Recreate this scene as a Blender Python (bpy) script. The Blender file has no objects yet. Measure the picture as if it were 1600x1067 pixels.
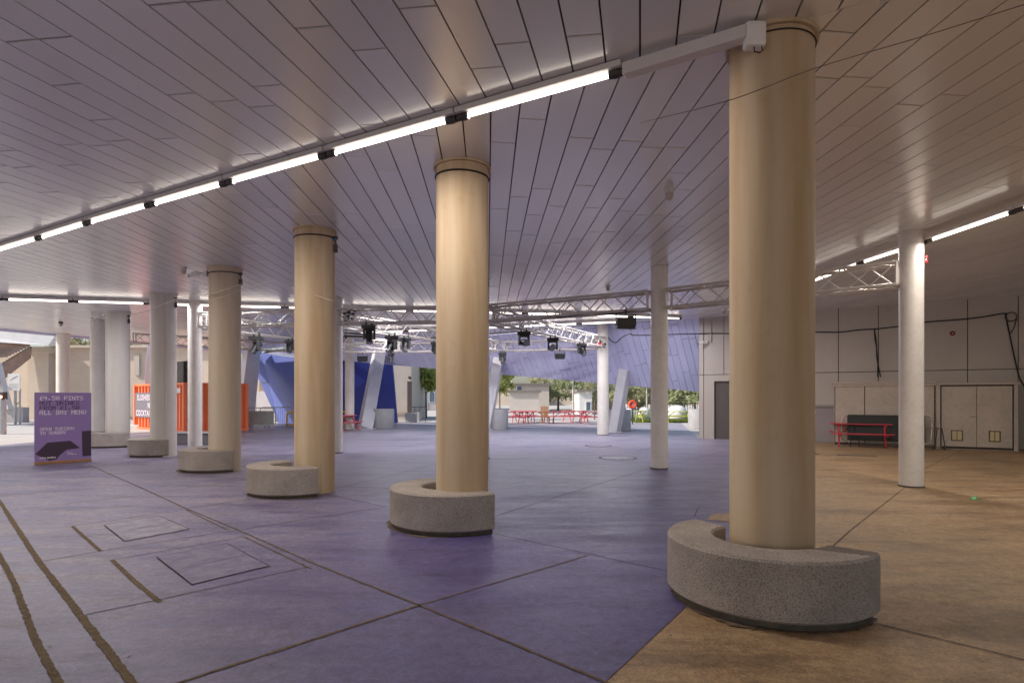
import bpy, math, random
from mathutils import Vector, Matrix
random.seed(7)
R = math.radians
scene = bpy.context.scene
COL = scene.collection

# ------------------------------------------------------------------ camera frame of reference (metres, camera at 0,0,1.6 looking along +Y)
F = 919.0; CX = 800.0; HY = 622.0; H = 1.6
def ray(px, py): return ((px-CX)/F, 1.0, (HY-py)/F)
def G(px, py, z=0.0):
    Y = F*(H-z)/(py-HY); return Vector(((px-CX)/F*Y, Y, z))
def at(px, py, Y): return Vector(((px-CX)/F*Y, Y, H+(HY-py)/F*Y))
def zc(x, y): return 4.365+0.01322*(x+y)                 # the gently tilted ceiling
def RC(px, py, drop=0.0):
    r = ray(px, py); Y = (4.365-drop-H)/(r[2]-0.01322*(r[0]+1)); return Vector((r[0]*Y, Y, H+r[2]*Y))

# ------------------------------------------------------------------ helpers
class MB:
    def __init__(s): s.v=[]; s.f=[]
    def add(s, verts, faces):
        b=len(s.v); s.v += [tuple(v) for v in verts]; s.f += [tuple(b+i for i in f) for f in faces]; return s
    def box(s, c, size, rot=None, taper=1.0):
        hx,hy,hz=[q/2 for q in size]; c=Vector(c)
        vs=[]
        for z in (-1,1):
            k = taper if z>0 else 1
            for x,y in ((-1,-1),(1,-1),(1,1),(-1,1)):
                p=Vector((x*hx*k,y*hy*k,z*hz)); vs.append(c+(rot@p if rot else p))
        return s.add(vs,[(3,2,1,0),(4,5,6,7),(0,1,5,4),(1,2,6,5),(2,3,7,6),(3,0,4,7)])
    def tube(s, p0, p1, r0, r1=None, n=8, cap=True):
        p0=Vector(p0);p1=Vector(p1); r1=r0 if r1 is None else r1
        d=(p1-p0).normalized(); a=d.orthogonal().normalized(); b=d.cross(a)
        vs=[];fs=[]
        for p,r in((p0,r0),(p1,r1)):
            for i in range(n):
                t=2*math.pi*i/n; vs.append(p+a*(r*math.cos(t))+b*(r*math.sin(t)))
        for i in range(n): j=(i+1)%n; fs.append((i,j,n+j,n+i))
        if cap: fs.append(tuple(range(n-1,-1,-1))); fs.append(tuple(range(n,2*n)))
        return s.add(vs,fs)
    def path(s, pts, r, n=6):
        pts=[Vector(p) for p in pts]; ref=None; vs=[];fs=[]
        for k,p in enumerate(pts):
            d=(pts[min(k+1,len(pts)-1)]-pts[max(k-1,0)]).normalized()
            if ref is None: ref=d.orthogonal().normalized()
            a=(ref-d*ref.dot(d)).normalized(); ref=a; b=d.cross(a)
            for i in range(n):
                t=2*math.pi*i/n; vs.append(p+a*(r*math.cos(t))+b*(r*math.sin(t)))
        for k in range(len(pts)-1):
            for i in range(n):
                j=(i+1)%n; fs.append((k*n+i,k*n+j,(k+1)*n+j,(k+1)*n+i))
        fs.append(tuple(range(n-1,-1,-1))); fs.append(tuple((len(pts)-1)*n+i for i in range(n)))
        return s.add(vs,fs)
    def lathe(s, prof, n=32, M=None):
        vs=[];fs=[]
        for r,z in prof:
            for i in range(n):
                t=2*math.pi*i/n; p=Vector((r*math.cos(t),r*math.sin(t),z)); vs.append(M@p if M else p)
        for k in range(len(prof)-1):
            for i in range(n):
                j=(i+1)%n; fs.append((k*n+i,k*n+j,(k+1)*n+j,(k+1)*n+i))
        fs.append(tuple(range(n-1,-1,-1))); fs.append(tuple((len(prof)-1)*n+i for i in range(n)))
        return s.add(vs,fs)
    def prism(s, poly, ext):
        poly=[Vector(p) for p in poly]; ext=Vector(ext); n=len(poly)
        vs=poly+[p+ext for p in poly]
        fs=[tuple(range(n-1,-1,-1)),tuple(range(n,2*n))]+[(i,(i+1)%n,n+(i+1)%n,n+i) for i in range(n)]
        return s.add(vs,fs)
    def sheet(s, poly): return s.add(poly,[tuple(range(len(poly)))])
    def build(s, name, mat, parent=None, smooth=None, bevel=0, fix=True):
        import bmesh
        me=bpy.data.meshes.new(name); me.from_pydata(s.v,[],s.f); me.update()
        bm=bmesh.new(); bm.from_mesh(me)
        if fix: bmesh.ops.recalc_face_normals(bm,faces=bm.faces)
        if bevel: bmesh.ops.bevel(bm,geom=[e for e in bm.edges if len(e.link_faces)==2 and e.calc_face_angle(0)>0.6],offset=bevel,segments=2,affect='EDGES',profile=0.6)
        if smooth is not None:
            for f in bm.faces: f.smooth=True
            for e in bm.edges:
                if len(e.link_faces)!=2 or e.calc_face_angle(0)>R(smooth): e.smooth=False
        bm.to_mesh(me); bm.free()
        if mat: me.materials.append(mat)
        o=bpy.data.objects.new(name,me); COL.objects.link(o)
        if parent is not None: o.parent=parent
        return o

def tag(o,label=None,cat=None,group=None,kind=None):
    if label:o['label']=label
    if cat:o['category']=cat
    if group:o['group']=group
    if kind:o['kind']=kind
    return o
def empty(name,loc,label,cat,group=None,rz=0,kind='thing'):
    o=bpy.data.objects.new(name,None); COL.objects.link(o); o.location=loc; o.rotation_euler=(0,0,rz); o.empty_display_size=.2
    return tag(o,label,cat,group,kind)
def copy_tree(o,parent=None):
    c=o.copy(); COL.objects.link(c)
    if parent is not None: c.parent=parent
    for ch in list(o.children): copy_tree(ch,c)
    return c

# ------------------------------------------------------------------ materials
def mat(name, base, base2=None, scale=4, rough=.6, rough2=None, bump=0, bscale=60, metal=0, spec=.5, detail=6, coat=0, coat_rough=.2,
        lo=.35, hi=.65, speck=None, speck_scale=250, speck_amt=.5, stretch=None, trans=0):
    m=bpy.data.materials.new(name); m.use_nodes=True; nt=m.node_tree; N=nt.nodes; L=nt.links
    b=N['Principled BSDF']
    b.inputs['Metallic'].default_value=metal; b.inputs['Roughness'].default_value=rough; b.inputs['Specular IOR Level'].default_value=spec
    b.inputs['Coat Weight'].default_value=coat; b.inputs['Coat Roughness'].default_value=coat_rough
    b.inputs['Base Color'].default_value=(*base,1)
    tc=N.new('ShaderNodeTexCoord'); src=tc.outputs['Object']
    if stretch:
        mp=N.new('ShaderNodeMapping'); mp.inputs['Scale'].default_value=stretch; L.new(src,mp.inputs['Vector']); src2=mp.outputs['Vector']
    else: src2=src
    colout=None
    if base2:
        n=N.new('ShaderNodeTexNoise'); n.inputs['Scale'].default_value=scale; n.inputs['Detail'].default_value=detail; n.inputs['Roughness'].default_value=.62
        L.new(src2,n.inputs['Vector'])
        r=N.new('ShaderNodeMapRange'); r.inputs['From Min'].default_value=lo; r.inputs['From Max'].default_value=hi; L.new(n.outputs['Fac'],r.inputs['Value'])
        x=N.new('ShaderNodeMix'); x.data_type='RGBA'; x.inputs['A'].default_value=(*base,1); x.inputs['B'].default_value=(*base2,1)
        L.new(r.outputs['Result'],x.inputs['Factor']); colout=x.outputs['Result']
        if rough2 is not None:
            q=N.new('ShaderNodeMapRange'); q.inputs['To Min'].default_value=rough; q.inputs['To Max'].default_value=rough2
            L.new(r.outputs['Result'],q.inputs['Value']); L.new(q.outputs['Result'],b.inputs['Roughness'])
    if speck:
        n=N.new('ShaderNodeTexNoise'); n.inputs['Scale'].default_value=speck_scale; n.inputs['Detail'].default_value=2; L.new(src,n.inputs['Vector'])
        r=N.new('ShaderNodeMapRange'); r.inputs['From Min'].default_value=.5; r.inputs['From Max'].default_value=.62; r.inputs['To Max'].default_value=speck_amt
        L.new(n.outputs['Fac'],r.inputs['Value'])
        x=N.new('ShaderNodeMix'); x.data_type='RGBA'; x.inputs['B'].default_value=(*speck,1); x.inputs['A'].default_value=(*base,1)
        if colout: L.new(colout,x.inputs['A'])
        L.new(r.outputs['Result'],x.inputs['Factor']); colout=x.outputs['Result']
    if colout: L.new(colout,b.inputs['Base Color'])
    if bump:
        n=N.new('ShaderNodeTexNoise'); n.inputs['Scale'].default_value=bscale; n.inputs['Detail'].default_value=5; L.new(src,n.inputs['Vector'])
        u=N.new('ShaderNodeBump'); u.inputs['Strength'].default_value=bump; u.inputs['Distance'].default_value=.02; L.new(n.outputs['Fac'],u.inputs['Height']); L.new(u.outputs['Normal'],b.inputs['Normal'])
    if trans:
        t=N.new('ShaderNodeBsdfTranslucent'); ms=N.new('ShaderNodeMixShader'); ms.inputs[0].default_value=trans
        if colout: L.new(colout,t.inputs['Color'])
        else: t.inputs['Color'].default_value=(*base,1)
        out=N['Material Output']; L.new(b.outputs[0],ms.inputs[1]); L.new(t.outputs[0],ms.inputs[2]); L.new(ms.outputs[0],out.inputs['Surface'])
    return m
def emis(name,colr,st):
    m=bpy.data.materials.new(name); m.use_nodes=True; nt=m.node_tree; b=nt.nodes['Principled BSDF']
    b.inputs['Base Color'].default_value=(.8,.8,.8,1); b.inputs['Emission Color'].default_value=(*colr,1); b.inputs['Emission Strength'].default_value=st
    return m

TUBE_L = 5.5
LAMP_W = 26.0        # watts per metre of lit tube
M={}
M['ceil']=mat('ceiling_metal',(.86,.845,.825),(.82,.805,.79),scale=.12,detail=2,rough=.25,spec=.9,metal=.22)
M['soffit']=mat('soffit_metal',(.66,.66,.90),(.60,.60,.86),scale=.3,rough=.30,spec=.6,coat=.3,coat_rough=.2)
def plank_tone(m,amt):
    nt=m.node_tree; b=nt.nodes['Principled BSDF']; g=nt.nodes.new('ShaderNodeNewGeometry'); l=b.inputs['Base Color'].links[0].from_socket
    r=nt.nodes.new('ShaderNodeMapRange'); r.inputs['To Min'].default_value=1-amt; r.inputs['To Max'].default_value=1.0; nt.links.new(g.outputs['Random Per Island'],r.inputs['Value'])
    v=nt.nodes.new('ShaderNodeHueSaturation'); nt.links.new(l,v.inputs['Color']); nt.links.new(r.outputs['Result'],v.inputs['Value']); nt.links.new(v.outputs['Color'],b.inputs['Base Color'])
plank_tone(M['ceil'],.10); plank_tone(M['soffit'],.08)
M['gap']=mat('ceiling_void',(.03,.025,.025),rough=.9)
M['trunk']=mat('trunking_white',(.62,.58,.56),rough=.45)
M['tube']=emis('tube_glow',(1.0,.90,.78),TUBE_L)
M['dark']=mat('dark_plastic',(.035,.03,.03),(.06,.05,.05),scale=20,rough=.5)
M['black']=mat('black_metal',(.014,.013,.016),(.03,.028,.03),scale=30,rough=.42)
M['lens']=mat('lens_glass',(.25,.27,.33),rough=.12,spec=.8)
M['thincol']=mat('white_column_paint',(.76,.71,.66),(.68,.62,.57),scale=1.2,rough=.42,speck=(.35,.3,.26),speck_scale=14,speck_amt=.10,bump=.05,bscale=30)
M['steelw']=mat('white_leaning_steel',(.66,.64,.68),(.58,.56,.60),scale=1.5,rough=.4)
M['truss']=mat('truss_paint',(.60,.55,.50),(.52,.47,.43),scale=5,rough=.4,metal=.15)
M['seat']=mat('granite_concrete',(.45,.38,.33),(.31,.255,.22),scale=2.2,lo=.3,hi=.72,rough=.8,bump=.5,bscale=120,speck=(.10,.085,.08),speck_scale=105,speck_amt=.65)
M['plinth']=mat('plinth_dark',(.07,.055,.045),(.11,.09,.06),scale=12,rough=.9)
M['drum']=mat('pale_concrete',(.46,.45,.46),(.38,.37,.38),scale=2,rough=.7,bump=.2,bscale=60)
M['wall']=mat('wall_panel',(.49,.43,.385),(.44,.385,.345),scale=.7,rough=.42,spec=.5)
M['seam']=mat('seam_dark',(.06,.045,.04),rough=.8)
M['walldoor']=mat('door_grey',(.30,.26,.27),(.27,.235,.24),scale=1,rough=.45)
M['recess']=mat('recess_dark',(.10,.08,.075),rough=.6)
M['cab']=mat('cabinet_paint',(.55,.46,.40),(.48,.40,.345),scale=1.3,rough=.38,speck=(.25,.19,.15),speck_scale=9,speck_amt=.15)
M['brass']=mat('vent_brass',(.55,.46,.28),rough=.4,metal=.3)
M['red']=mat('red_paint',(.62,.055,.085),(.50,.04,.065),scale=5,rough=.4)
M['redf']=mat('hazy_red_paint',(.66,.16,.18),(.58,.11,.14),scale=5,rough=.5)  # far tables' red, lightened to paint in the washed-out haze
M['redlamp']=mat('red_lens',(.65,.02,.03),rough=.3)
M['chrome']=mat('chrome_tube',(.55,.52,.50),rough=.25,metal=.9)
M['purple']=mat('board_purple',(.31,.205,.46),(.29,.19,.43),scale=3,rough=.45)
M['inkdark']=mat('print_dark',(.055,.030,.055),rough=.5)
M['inklight']=mat('print_light',(.80,.68,.78),rough=.5)
M['wood']=mat('timber',(.42,.20,.09),(.30,.14,.06),scale=6,rough=.6,stretch=(1,8,8))
M['orange']=mat('container_orange',(.92,.22,.075),(.84,.18,.06),scale=1.2,rough=.45)
M['greysign']=mat('sign_grey',(.17,.155,.19),rough=.5)
M['white']=mat('white_paint',(.80,.78,.77),(.72,.70,.68),scale=2,rough=.5)
M['yellow']=mat('yellow_tube',(1.0,.60,.01),rough=.4)
M['galv']=mat('galvanised',(.52,.52,.53),(.42,.42,.44),scale=12,rough=.4,metal=.4)
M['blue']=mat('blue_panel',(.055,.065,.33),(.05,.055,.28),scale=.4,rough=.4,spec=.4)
M['bluesky']=mat('blue_panel_sky_sheen',(.13,.17,.43),(.085,.115,.36),scale=.25,rough=.38,spec=.4)  # same blue panel, sky reflection on the side facet painted in as lighter colour
M['brickfar']=mat('pale_stone',(.66,.56,.46),(.58,.49,.40),scale=.5,rough=.85)
M['grass']=mat('grass_green',(.16,.19,.035),(.11,.14,.03),scale=6,rough=.9)
M['lime']=mat('lime_paint',(.42,.46,.06),rough=.5)
M['leafy']=mat('leaf_yellowgreen',(.48,.52,.16),(.36,.42,.12),scale=1.5,rough=.6,trans=.5)
M['leafg']=mat('leaf_green',(.44,.47,.28),(.33,.37,.20),scale=1.2,rough=.6,trans=.5)
M['leafo']=mat('leaf_olive',(.47,.46,.29),(.36,.35,.21),scale=1.2,rough=.6,trans=.5)
M['bark']=mat('bark',(.20,.15,.11),(.12,.09,.07),scale=9,rough=.9)
M['birch']=mat('birch_bark',(.66,.62,.56),(.40,.36,.32),scale=5,rough=.8,stretch=(1,1,5))
M['beige']=mat('render_beige',(.62,.55,.48),(.56,.49,.43),scale=.6,rough=.85)
M['roofd']=mat('roof_grey',(.22,.19,.18),rough=.8)
M['glassb']=mat('window_blue',(.10,.14,.20),rough=.1,spec=.8)
M['rust']=mat('rusty_girder',(.52,.36,.27),(.40,.27,.21),scale=3,rough=.8)
M['green']=mat('green_wrapper',(.03,.42,.10),rough=.4)
M['cable']=mat('cable_black',(.012,.010,.010),rough=.6)
M['wire']=mat('wire_grey',(.20,.16,.13),rough=.5,metal=.5)
M['wirew']=mat('wire_white',(.65,.60,.55),rough=.5)
M['bellred']=mat('bell_red',(.20,.012,.012),rough=.3)
M['lifebuoy']=mat('lifebuoy_orange',(.80,.10,.04),rough=.5)
M['bulb']=emis('bulb_amber',(1.0,.55,.14),14.0)
M['amber']=emis('amber_lamp',(1.0,.30,.08),5.0)

# cream column: cream paint with ochre weathering in soft vertical runs
def column_mat(ca,cb,cs,cg):
    m=bpy.data.materials.new('cream_column'); m.use_nodes=True; nt=m.node_tree;N=nt.nodes;L=nt.links;b=N['Principled BSDF']
    b.inputs['Roughness'].default_value=.68; b.inputs['Specular IOR Level'].default_value=.3
    tc=N.new('ShaderNodeTexCoord'); mp=N.new('ShaderNodeMapping'); mp.inputs['Scale'].default_value=(2.4,2.4,.24); L.new(tc.outputs['Object'],mp.inputs['Vector'])
    n=N.new('ShaderNodeTexNoise'); n.inputs['Scale'].default_value=1.5; n.inputs['Detail'].default_value=5; L.new(mp.outputs['Vector'],n.inputs['Vector'])
    r=N.new('ShaderNodeMapRange'); r.inputs['From Min'].default_value=.38; r.inputs['From Max'].default_value=.65; L.new(n.outputs['Fac'],r.inputs['Value'])
    x=N.new('ShaderNodeMix'); x.data_type='RGBA'; x.inputs['A'].default_value=(*ca,1); x.inputs['B'].default_value=(*cb,1); L.new(r.outputs['Result'],x.inputs['Factor'])
    n2=N.new('ShaderNodeTexNoise'); n2.inputs['Scale'].default_value=9; n2.inputs['Detail'].default_value=8; L.new(tc.outputs['Object'],n2.inputs['Vector'])
    r2=N.new('ShaderNodeMapRange'); r2.inputs['From Min'].default_value=.58; r2.inputs['From Max'].default_value=.74; r2.inputs['To Max'].default_value=.16; L.new(n2.outputs['Fac'],r2.inputs['Value'])
    y=N.new('ShaderNodeMix'); y.data_type='RGBA'; y.inputs['B'].default_value=(*cs,1); L.new(x.outputs['Result'],y.inputs['A']); L.new(r2.outputs['Result'],y.inputs['Factor'])
    # grime near the foot
    sx=N.new('ShaderNodeSeparateXYZ'); L.new(tc.outputs['Object'],sx.inputs[0])
    fr=N.new('ShaderNodeMapRange'); fr.inputs['From Min'].default_value=.0; fr.inputs['From Max'].default_value=.9; fr.inputs['To Min'].default_value=.45; fr.inputs['To Max'].default_value=0; L.new(sx.outputs['Z'],fr.inputs['Value'])
    z=N.new('ShaderNodeMix'); z.data_type='RGBA'; z.inputs['B'].default_value=(*cg,1); L.new(y.outputs['Result'],z.inputs['A']); L.new(fr.outputs['Result'],z.inputs['Factor'])
    L.new(z.outputs['Result'],b.inputs['Base Color'])
    u=N.new('ShaderNodeBump'); u.inputs['Strength'].default_value=.08; u.inputs['Distance'].default_value=.01; L.new(n2.outputs['Fac'],u.inputs['Height']); L.new(u.outputs['Normal'],b.inputs['Normal'])
    return m
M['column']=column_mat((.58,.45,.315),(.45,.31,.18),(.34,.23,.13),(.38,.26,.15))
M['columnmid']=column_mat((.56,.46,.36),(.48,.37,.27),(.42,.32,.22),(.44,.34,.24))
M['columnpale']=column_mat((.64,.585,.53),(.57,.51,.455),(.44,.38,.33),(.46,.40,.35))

# painted floor: violet paint, worn to grey in broad patches and more so toward the road side, with daylight sheen painted in
def floor_mat(name, deep, mid, worn, wear_sheen=True, rlo=.34, rhi=.58):
    m=bpy.data.materials.new(name); m.use_nodes=True; nt=m.node_tree;N=nt.nodes;L=nt.links;b=N['Principled BSDF']
    tc=N.new('ShaderNodeTexCoord'); P=tc.outputs['Object']
    def noise(scale,detail=6,rough=.6,vec=P):
        n=N.new('ShaderNodeTexNoise'); n.inputs['Scale'].default_value=scale; n.inputs['Detail'].default_value=detail; n.inputs['Roughness'].default_value=rough; L.new(vec,n.inputs['Vector']); return n.outputs['Fac']
    def rng(v,a,c,lo=0,hi=1):
        r=N.new('ShaderNodeMapRange'); r.inputs['From Min'].default_value=a; r.inputs['From Max'].default_value=c; r.inputs['To Min'].default_value=lo; r.inputs['To Max'].default_value=hi; L.new(v,r.inputs['Value']); return r.outputs['Result']
    def mix(A,Bc,f):
        x=N.new('ShaderNodeMix'); x.data_type='RGBA'
        if isinstance(A,tuple): x.inputs['A'].default_value=(*A,1)
        else: L.new(A,x.inputs['A'])
        x.inputs['B'].default_value=(*Bc,1); L.new(f,x.inputs['Factor']); return x.outputs['Result']
    def val(cs,f,a,c,lo,hi):
        h=N.new('ShaderNodeHueSaturation'); L.new(cs,h.inputs['Color']); L.new(rng(f,a,c,lo,hi),h.inputs['Value']); return h.outputs['Color']
    def mul(a,c):
        m2=N.new('ShaderNodeMath'); m2.operation='MULTIPLY'; m2.use_clamp=True; L.new(a,m2.inputs[0]); L.new(c,m2.inputs[1]); return m2.outputs[0]
    mp=N.new('ShaderNodeMapping'); mp.inputs['Scale'].default_value=(.55,1.7,1); mp.inputs['Rotation'].default_value=(0,0,R(-14)); L.new(P,mp.inputs['Vector'])
    big=noise(.45,5); med=noise(1.7,9,.66,mp.outputs['Vector']); fine=noise(11,10,.78); grit=noise(58,6,.85); cr=noise(4.2,9,.72)
    c=mix(deep,mid,rng(big,.35,.65))
    s=N.new('ShaderNodeSeparateXYZ'); L.new(P,s.inputs[0])
    if wear_sheen:
        gx=rng(s.outputs['X'],-.6,-4.6,.14,1.15)  # greyer toward the road: wear plus skylight sheen painted in
        gy=rng(s.outputs['Y'],8,30,.12,1.6)  # paler with distance: far daylight sheen painted into the colour
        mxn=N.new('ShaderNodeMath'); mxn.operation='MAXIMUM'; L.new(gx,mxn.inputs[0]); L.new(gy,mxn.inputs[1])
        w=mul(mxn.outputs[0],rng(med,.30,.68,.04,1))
    else: w=rng(med,.36,.66)
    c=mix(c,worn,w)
    if wear_sheen: c=mix(c,(.42,.40,.46),rng(s.outputs['Y'],15,33,0,.85))  # far floor lightened further, daylight sheen painted in
    mp2=N.new('ShaderNodeMapping'); mp2.inputs['Scale'].default_value=(.30,1.25,1); mp2.inputs['Rotation'].default_value=(0,0,R(9)); L.new(P,mp2.inputs['Vector'])
    st=noise(1.5,10,.72,mp2.outputs['Vector'])
    c=mix(c,tuple(q*.42 for q in mid),rng(cr,.54,.70,0,.42))
    c=mix(c,tuple(q*.62 for q in mid),rng(st,.50,.64,0,.62))
    c=val(c,fine,.30,.70,.66,1.34)
    c=val(c,grit,.32,.68,.58,1.42)
    if not wear_sheen: c=mix(c,(.07,.045,.03),rng(noise(38,2,.5),.66,.74,0,.75))
    L.new(c,b.inputs['Base Color'])
    L.new(rng(med,.3,.7,rlo,rhi),b.inputs['Roughness'])
    b.inputs['Specular IOR Level'].default_value=.42
    u=N.new('ShaderNodeBump'); u.inputs['Strength'].default_value=.35; u.inputs['Distance'].default_value=.006; L.new(fine,u.inputs['Height'])
    u2=N.new('ShaderNodeBump'); u2.inputs['Strength'].default_value=.25; u2.inputs['Distance'].default_value=.004; L.new(grit,u2.inputs['Height']); L.new(u.outputs['Normal'],u2.inputs['Normal']); L.new(u2.outputs['Normal'],b.inputs['Normal'])
    return m
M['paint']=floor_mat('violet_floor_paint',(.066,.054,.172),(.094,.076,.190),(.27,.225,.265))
M['tan']=floor_mat('tan_concrete',(.335,.205,.105),(.22,.138,.075),(.40,.27,.15),wear_sheen=False,rlo=.45,rhi=.7)
M['paving']=mat('outdoor_paving',(.54,.52,.50),(.47,.45,.44),scale=.8,rough=.8)
M['joint']=mat('joint_soil',(.20,.135,.065),(.085,.055,.035),scale=40,rough=.95,bump=.6,bscale=150)
M['jointdark']=mat('joint_dark',(.045,.03,.035),(.08,.05,.05),scale=30,rough=.9)
M['coverv']=mat('painted_cover',(.17,.14,.22),(.12,.098,.185),scale=5,rough=.45,rough2=.6,bump=.3,bscale=40)
M['cover']=mat('steel_cover',(.25,.215,.27),(.17,.145,.205),scale=5,rough=.35,rough2=.5,bump=.3,bscale=40)

# brick with courses
def brick_mat():
    m=bpy.data.materials.new('pale_brickwork'); m.use_nodes=True; nt=m.node_tree;N=nt.nodes;L=nt.links;b=N['Principled BSDF']; b.inputs['Roughness'].default_value=.85
    tc=N.new('ShaderNodeTexCoord'); mp=N.new('ShaderNodeMapping'); mp.inputs['Rotation'].default_value=(R(90),0,0); L.new(tc.outputs['Object'],mp.inputs['Vector'])
    br=N.new('ShaderNodeTexBrick'); br.inputs['Scale'].default_value=1.6; br.inputs['Color1'].default_value=(.68,.52,.40,1); br.inputs['Color2'].default_value=(.60,.45,.35,1); br.inputs['Mortar'].default_value=(.70,.60,.50,1); br.inputs['Mortar Size'].default_value=.02
    L.new(mp.outputs['Vector'],br.inputs['Vector'])
    n=N.new('ShaderNodeTexNoise'); n.inputs['Scale'].default_value=.7; n.inputs['Detail'].default_value=6; L.new(tc.outputs['Object'],n.inputs['Vector'])
    x=N.new('ShaderNodeMix'); x.data_type='RGBA'; x.inputs['B'].default_value=(.70,.59,.48,1); L.new(br.outputs['Color'],x.inputs['A']); L.new(n.outputs['Fac'],x.inputs['Factor']); L.new(x.outputs['Result'],b.inputs['Base Color'])
    return m
M['brick']=brick_mat()

# ------------------------------------------------------------------ camera, world, sun
cam=bpy.data.cameras.new('camera'); co=bpy.data.objects.new('camera',cam); COL.objects.link(co); scene.camera=co
co.location=(0,0,H); co.rotation_euler=(R(90),0,0)
cam.sensor_width=36; cam.lens=36*F/1600; cam.shift_y=(HY-533.5)/1600; cam.clip_start=.05; cam.clip_end=1500
SUN=Vector((-1.0,-.30,0)).normalized(); EL=R(39)
SD=Vector((SUN.x*math.cos(EL),SUN.y*math.cos(EL),math.sin(EL)))
w=bpy.data.worlds.new('World'); scene.world=w; w.use_nodes=True; nt=w.node_tree
bg=nt.nodes['Background']; sky=nt.nodes.new('ShaderNodeTexSky'); sky.sky_type='NISHITA'; sky.sun_disc=False; sky.sun_elevation=EL; sky.sun_rotation=math.atan2(SD.x,SD.y); sky.air_density=1.0; sky.dust_density=2.0
nt.links.new(sky.outputs[0],bg.inputs[0]); bg.inputs[1].default_value=.15
sl=bpy.data.lights.new('sun','SUN'); so=bpy.data.objects.new('sun',sl); COL.objects.link(so); sl.energy=5.0; sl.angle=R(.5); sl.color=(1,.93,.84)
so.rotation_euler=SD.to_track_quat('Z','Y').to_euler(); so.location=(-30,-20,40)
scene.view_settings.view_transform='Standard'; scene.view_settings.look='None'; scene.view_settings.exposure=0
scene.cycles.use_denoising=True; scene.cycles.max_bounces=8; scene.cycles.diffuse_bounces=5; scene.cycles.sample_clamp_indirect=6

# ------------------------------------------------------------------ ground and floor sheets
MB().sheet([(-220,-160,0),(220,-160,0),(220,320,0),(-220,320,0)]).build('ground',M['paving']); tag(bpy.data.objects['ground'],kind='structure')
W0=Vector((7.4,23.3)); WU=Vector((.869,-.495)).normalized(); WN=Vector((-WU.y*-1,-WU.x)) ; WN=Vector((WU.y,-WU.x))   # wall line, direction and outward normal
if WN.dot(-W0)<0: WN=-WN
def wallp(px,py,d=0.0):
    r=ray(px,py); t=(d+W0.dot(WN))/(r[0]*WN.x+WN.y); return Vector((r[0]*t,t,H+r[2]*t))
def WP(s,z,d=0.0): p=W0+WU*s+WN*d; return Vector((p.x,p.y,z))
def ws(px,d=0.0):
    p=wallp(px,600,d); return (Vector((p.x,p.y))-W0).dot(WU)
tan=[(-8.5,-10),(24,-10),(24,16),(WP(16,0).x,WP(16,0).y),(WP(0,0).x+.2,WP(0,0).y),(3,16)]
MB().sheet([(-10,-10,.004),(26,-10,.004),(26,12.7,.004),(*WP(0,0).xy,.004),(2,23.3,.004)]).build('floor',M['tan']); tag(bpy.data.objects['floor'],kind='structure')
wb=wallp(1185,691)
paint=[(-7.1,-8),(.52,3.30),(1.27,4.41),(2.0,5.6),(3.45,8.03),(wb.x,wb.y-.02),(7.42,23.35),(10.9,38),(-15.5,38.5),(-17.6,26),(-17.2,17.5),(-20.5,6),(-22,-8)]
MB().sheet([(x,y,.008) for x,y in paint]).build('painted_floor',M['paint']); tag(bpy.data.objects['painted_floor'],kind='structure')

# joints in the floor (narrow sheets with ragged edges)
jd=MB(); js=MB()
def strip(mb,pts,wid,rag=.3,z=.012,seg=.06):
    pts=[Vector((p.x,p.y)) for p in pts]; L_=[];R_=[]
    for a,b in zip(pts[:-1],pts[1:]):
        d=(b-a); n=max(2,int(d.length/seg)); pr=Vector((-d.y,d.x)).normalized()
        for k in range(n+(b==pts[-1])):
            p=a+d*(k/n); hw=wid/2
            L_.append(p+pr*hw*(1+random.uniform(-rag,rag))); R_.append(p-pr*hw*(1+random.uniform(-rag,rag)))
    vs=[(p.x,p.y,z) for p in L_]+[(p.x,p.y,z) for p in R_]; n=len(L_)
    mb.add(vs,[(i,n+i,n+i+1,i+1) for i in range(n-1)])
def gl(*pp): return [G(x,y) for x,y in pp]
for pts,wd in (( [(-12,770),(0,785),(60,877),(125,962),(205,1067),(290,1180)],.050),([(-40,800),(0,870),(22,912),(55,1000),(90,1067),(130,1150)],.044),
               ([(113,823),(157,862)],.036),([(175,876),(210,909),(250,942)],.040)):
    strip(js,gl(*pts),wd,.24,seg=.03)
for pts,wd in (([(140,727),(232,768),(290,795),(372,829),(492,882),(655,947),(945,1067),(1100,1131)],.021),([(290,797),(355,829)],.016),([(382,840),(487,890)],.018),([(355,851),(422,887)],.014)):
    strip(js,gl(*pts),wd,.45)
for pts,wd in (([(200,1095),(285,1067),(655,947)],.026),([(655,947),(918,869)],.016)):
    strip(js,gl(*pts),wd,.35)
for pts in ([(774,835),(1041,893)],[(133,962),(250,938),(490,885)],[(66,878),(157,862),(372,829),(605,792)],[(10,799),(225,774),(400,747)],[(0,776),(235,756)],[(292,795),(388,781)],
            [(113,823),(290,797)],[(175,876),(382,840)],[(774,807),(1015,732),(1131,706)],[(765,716),(1015,730),(1131,738)],[(503,771),(605,793)],[(525,764),(680,726)],[(380,705),(520,709),(680,713),(765,716)],
            [(1085,808),(1092,792),(1135,797)],[(0,740),(150,722)],[(680,700),(930,668)],[(770,770),(520,760)]):
    strip(jd,gl(*pts),.012,.3,seg=.12)
for pts in ([(1365,974),(1600,1032),(1750,1070)],[(1300,855),(1330,828),(1410,765),(1442,737)],[(1265,742),(1400,752),(1600,772)],[(1440,735),(1510,700)]):
    strip(jd,gl(*pts),.011,.4,z=.010,seg=.1)
o=js.build('floor_joints',M['joint'],fix=False); tag(o,kind='structure')
o=jd.build('floor_seams',M['jointdark'],fix=False); tag(o,kind='structure')
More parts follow.
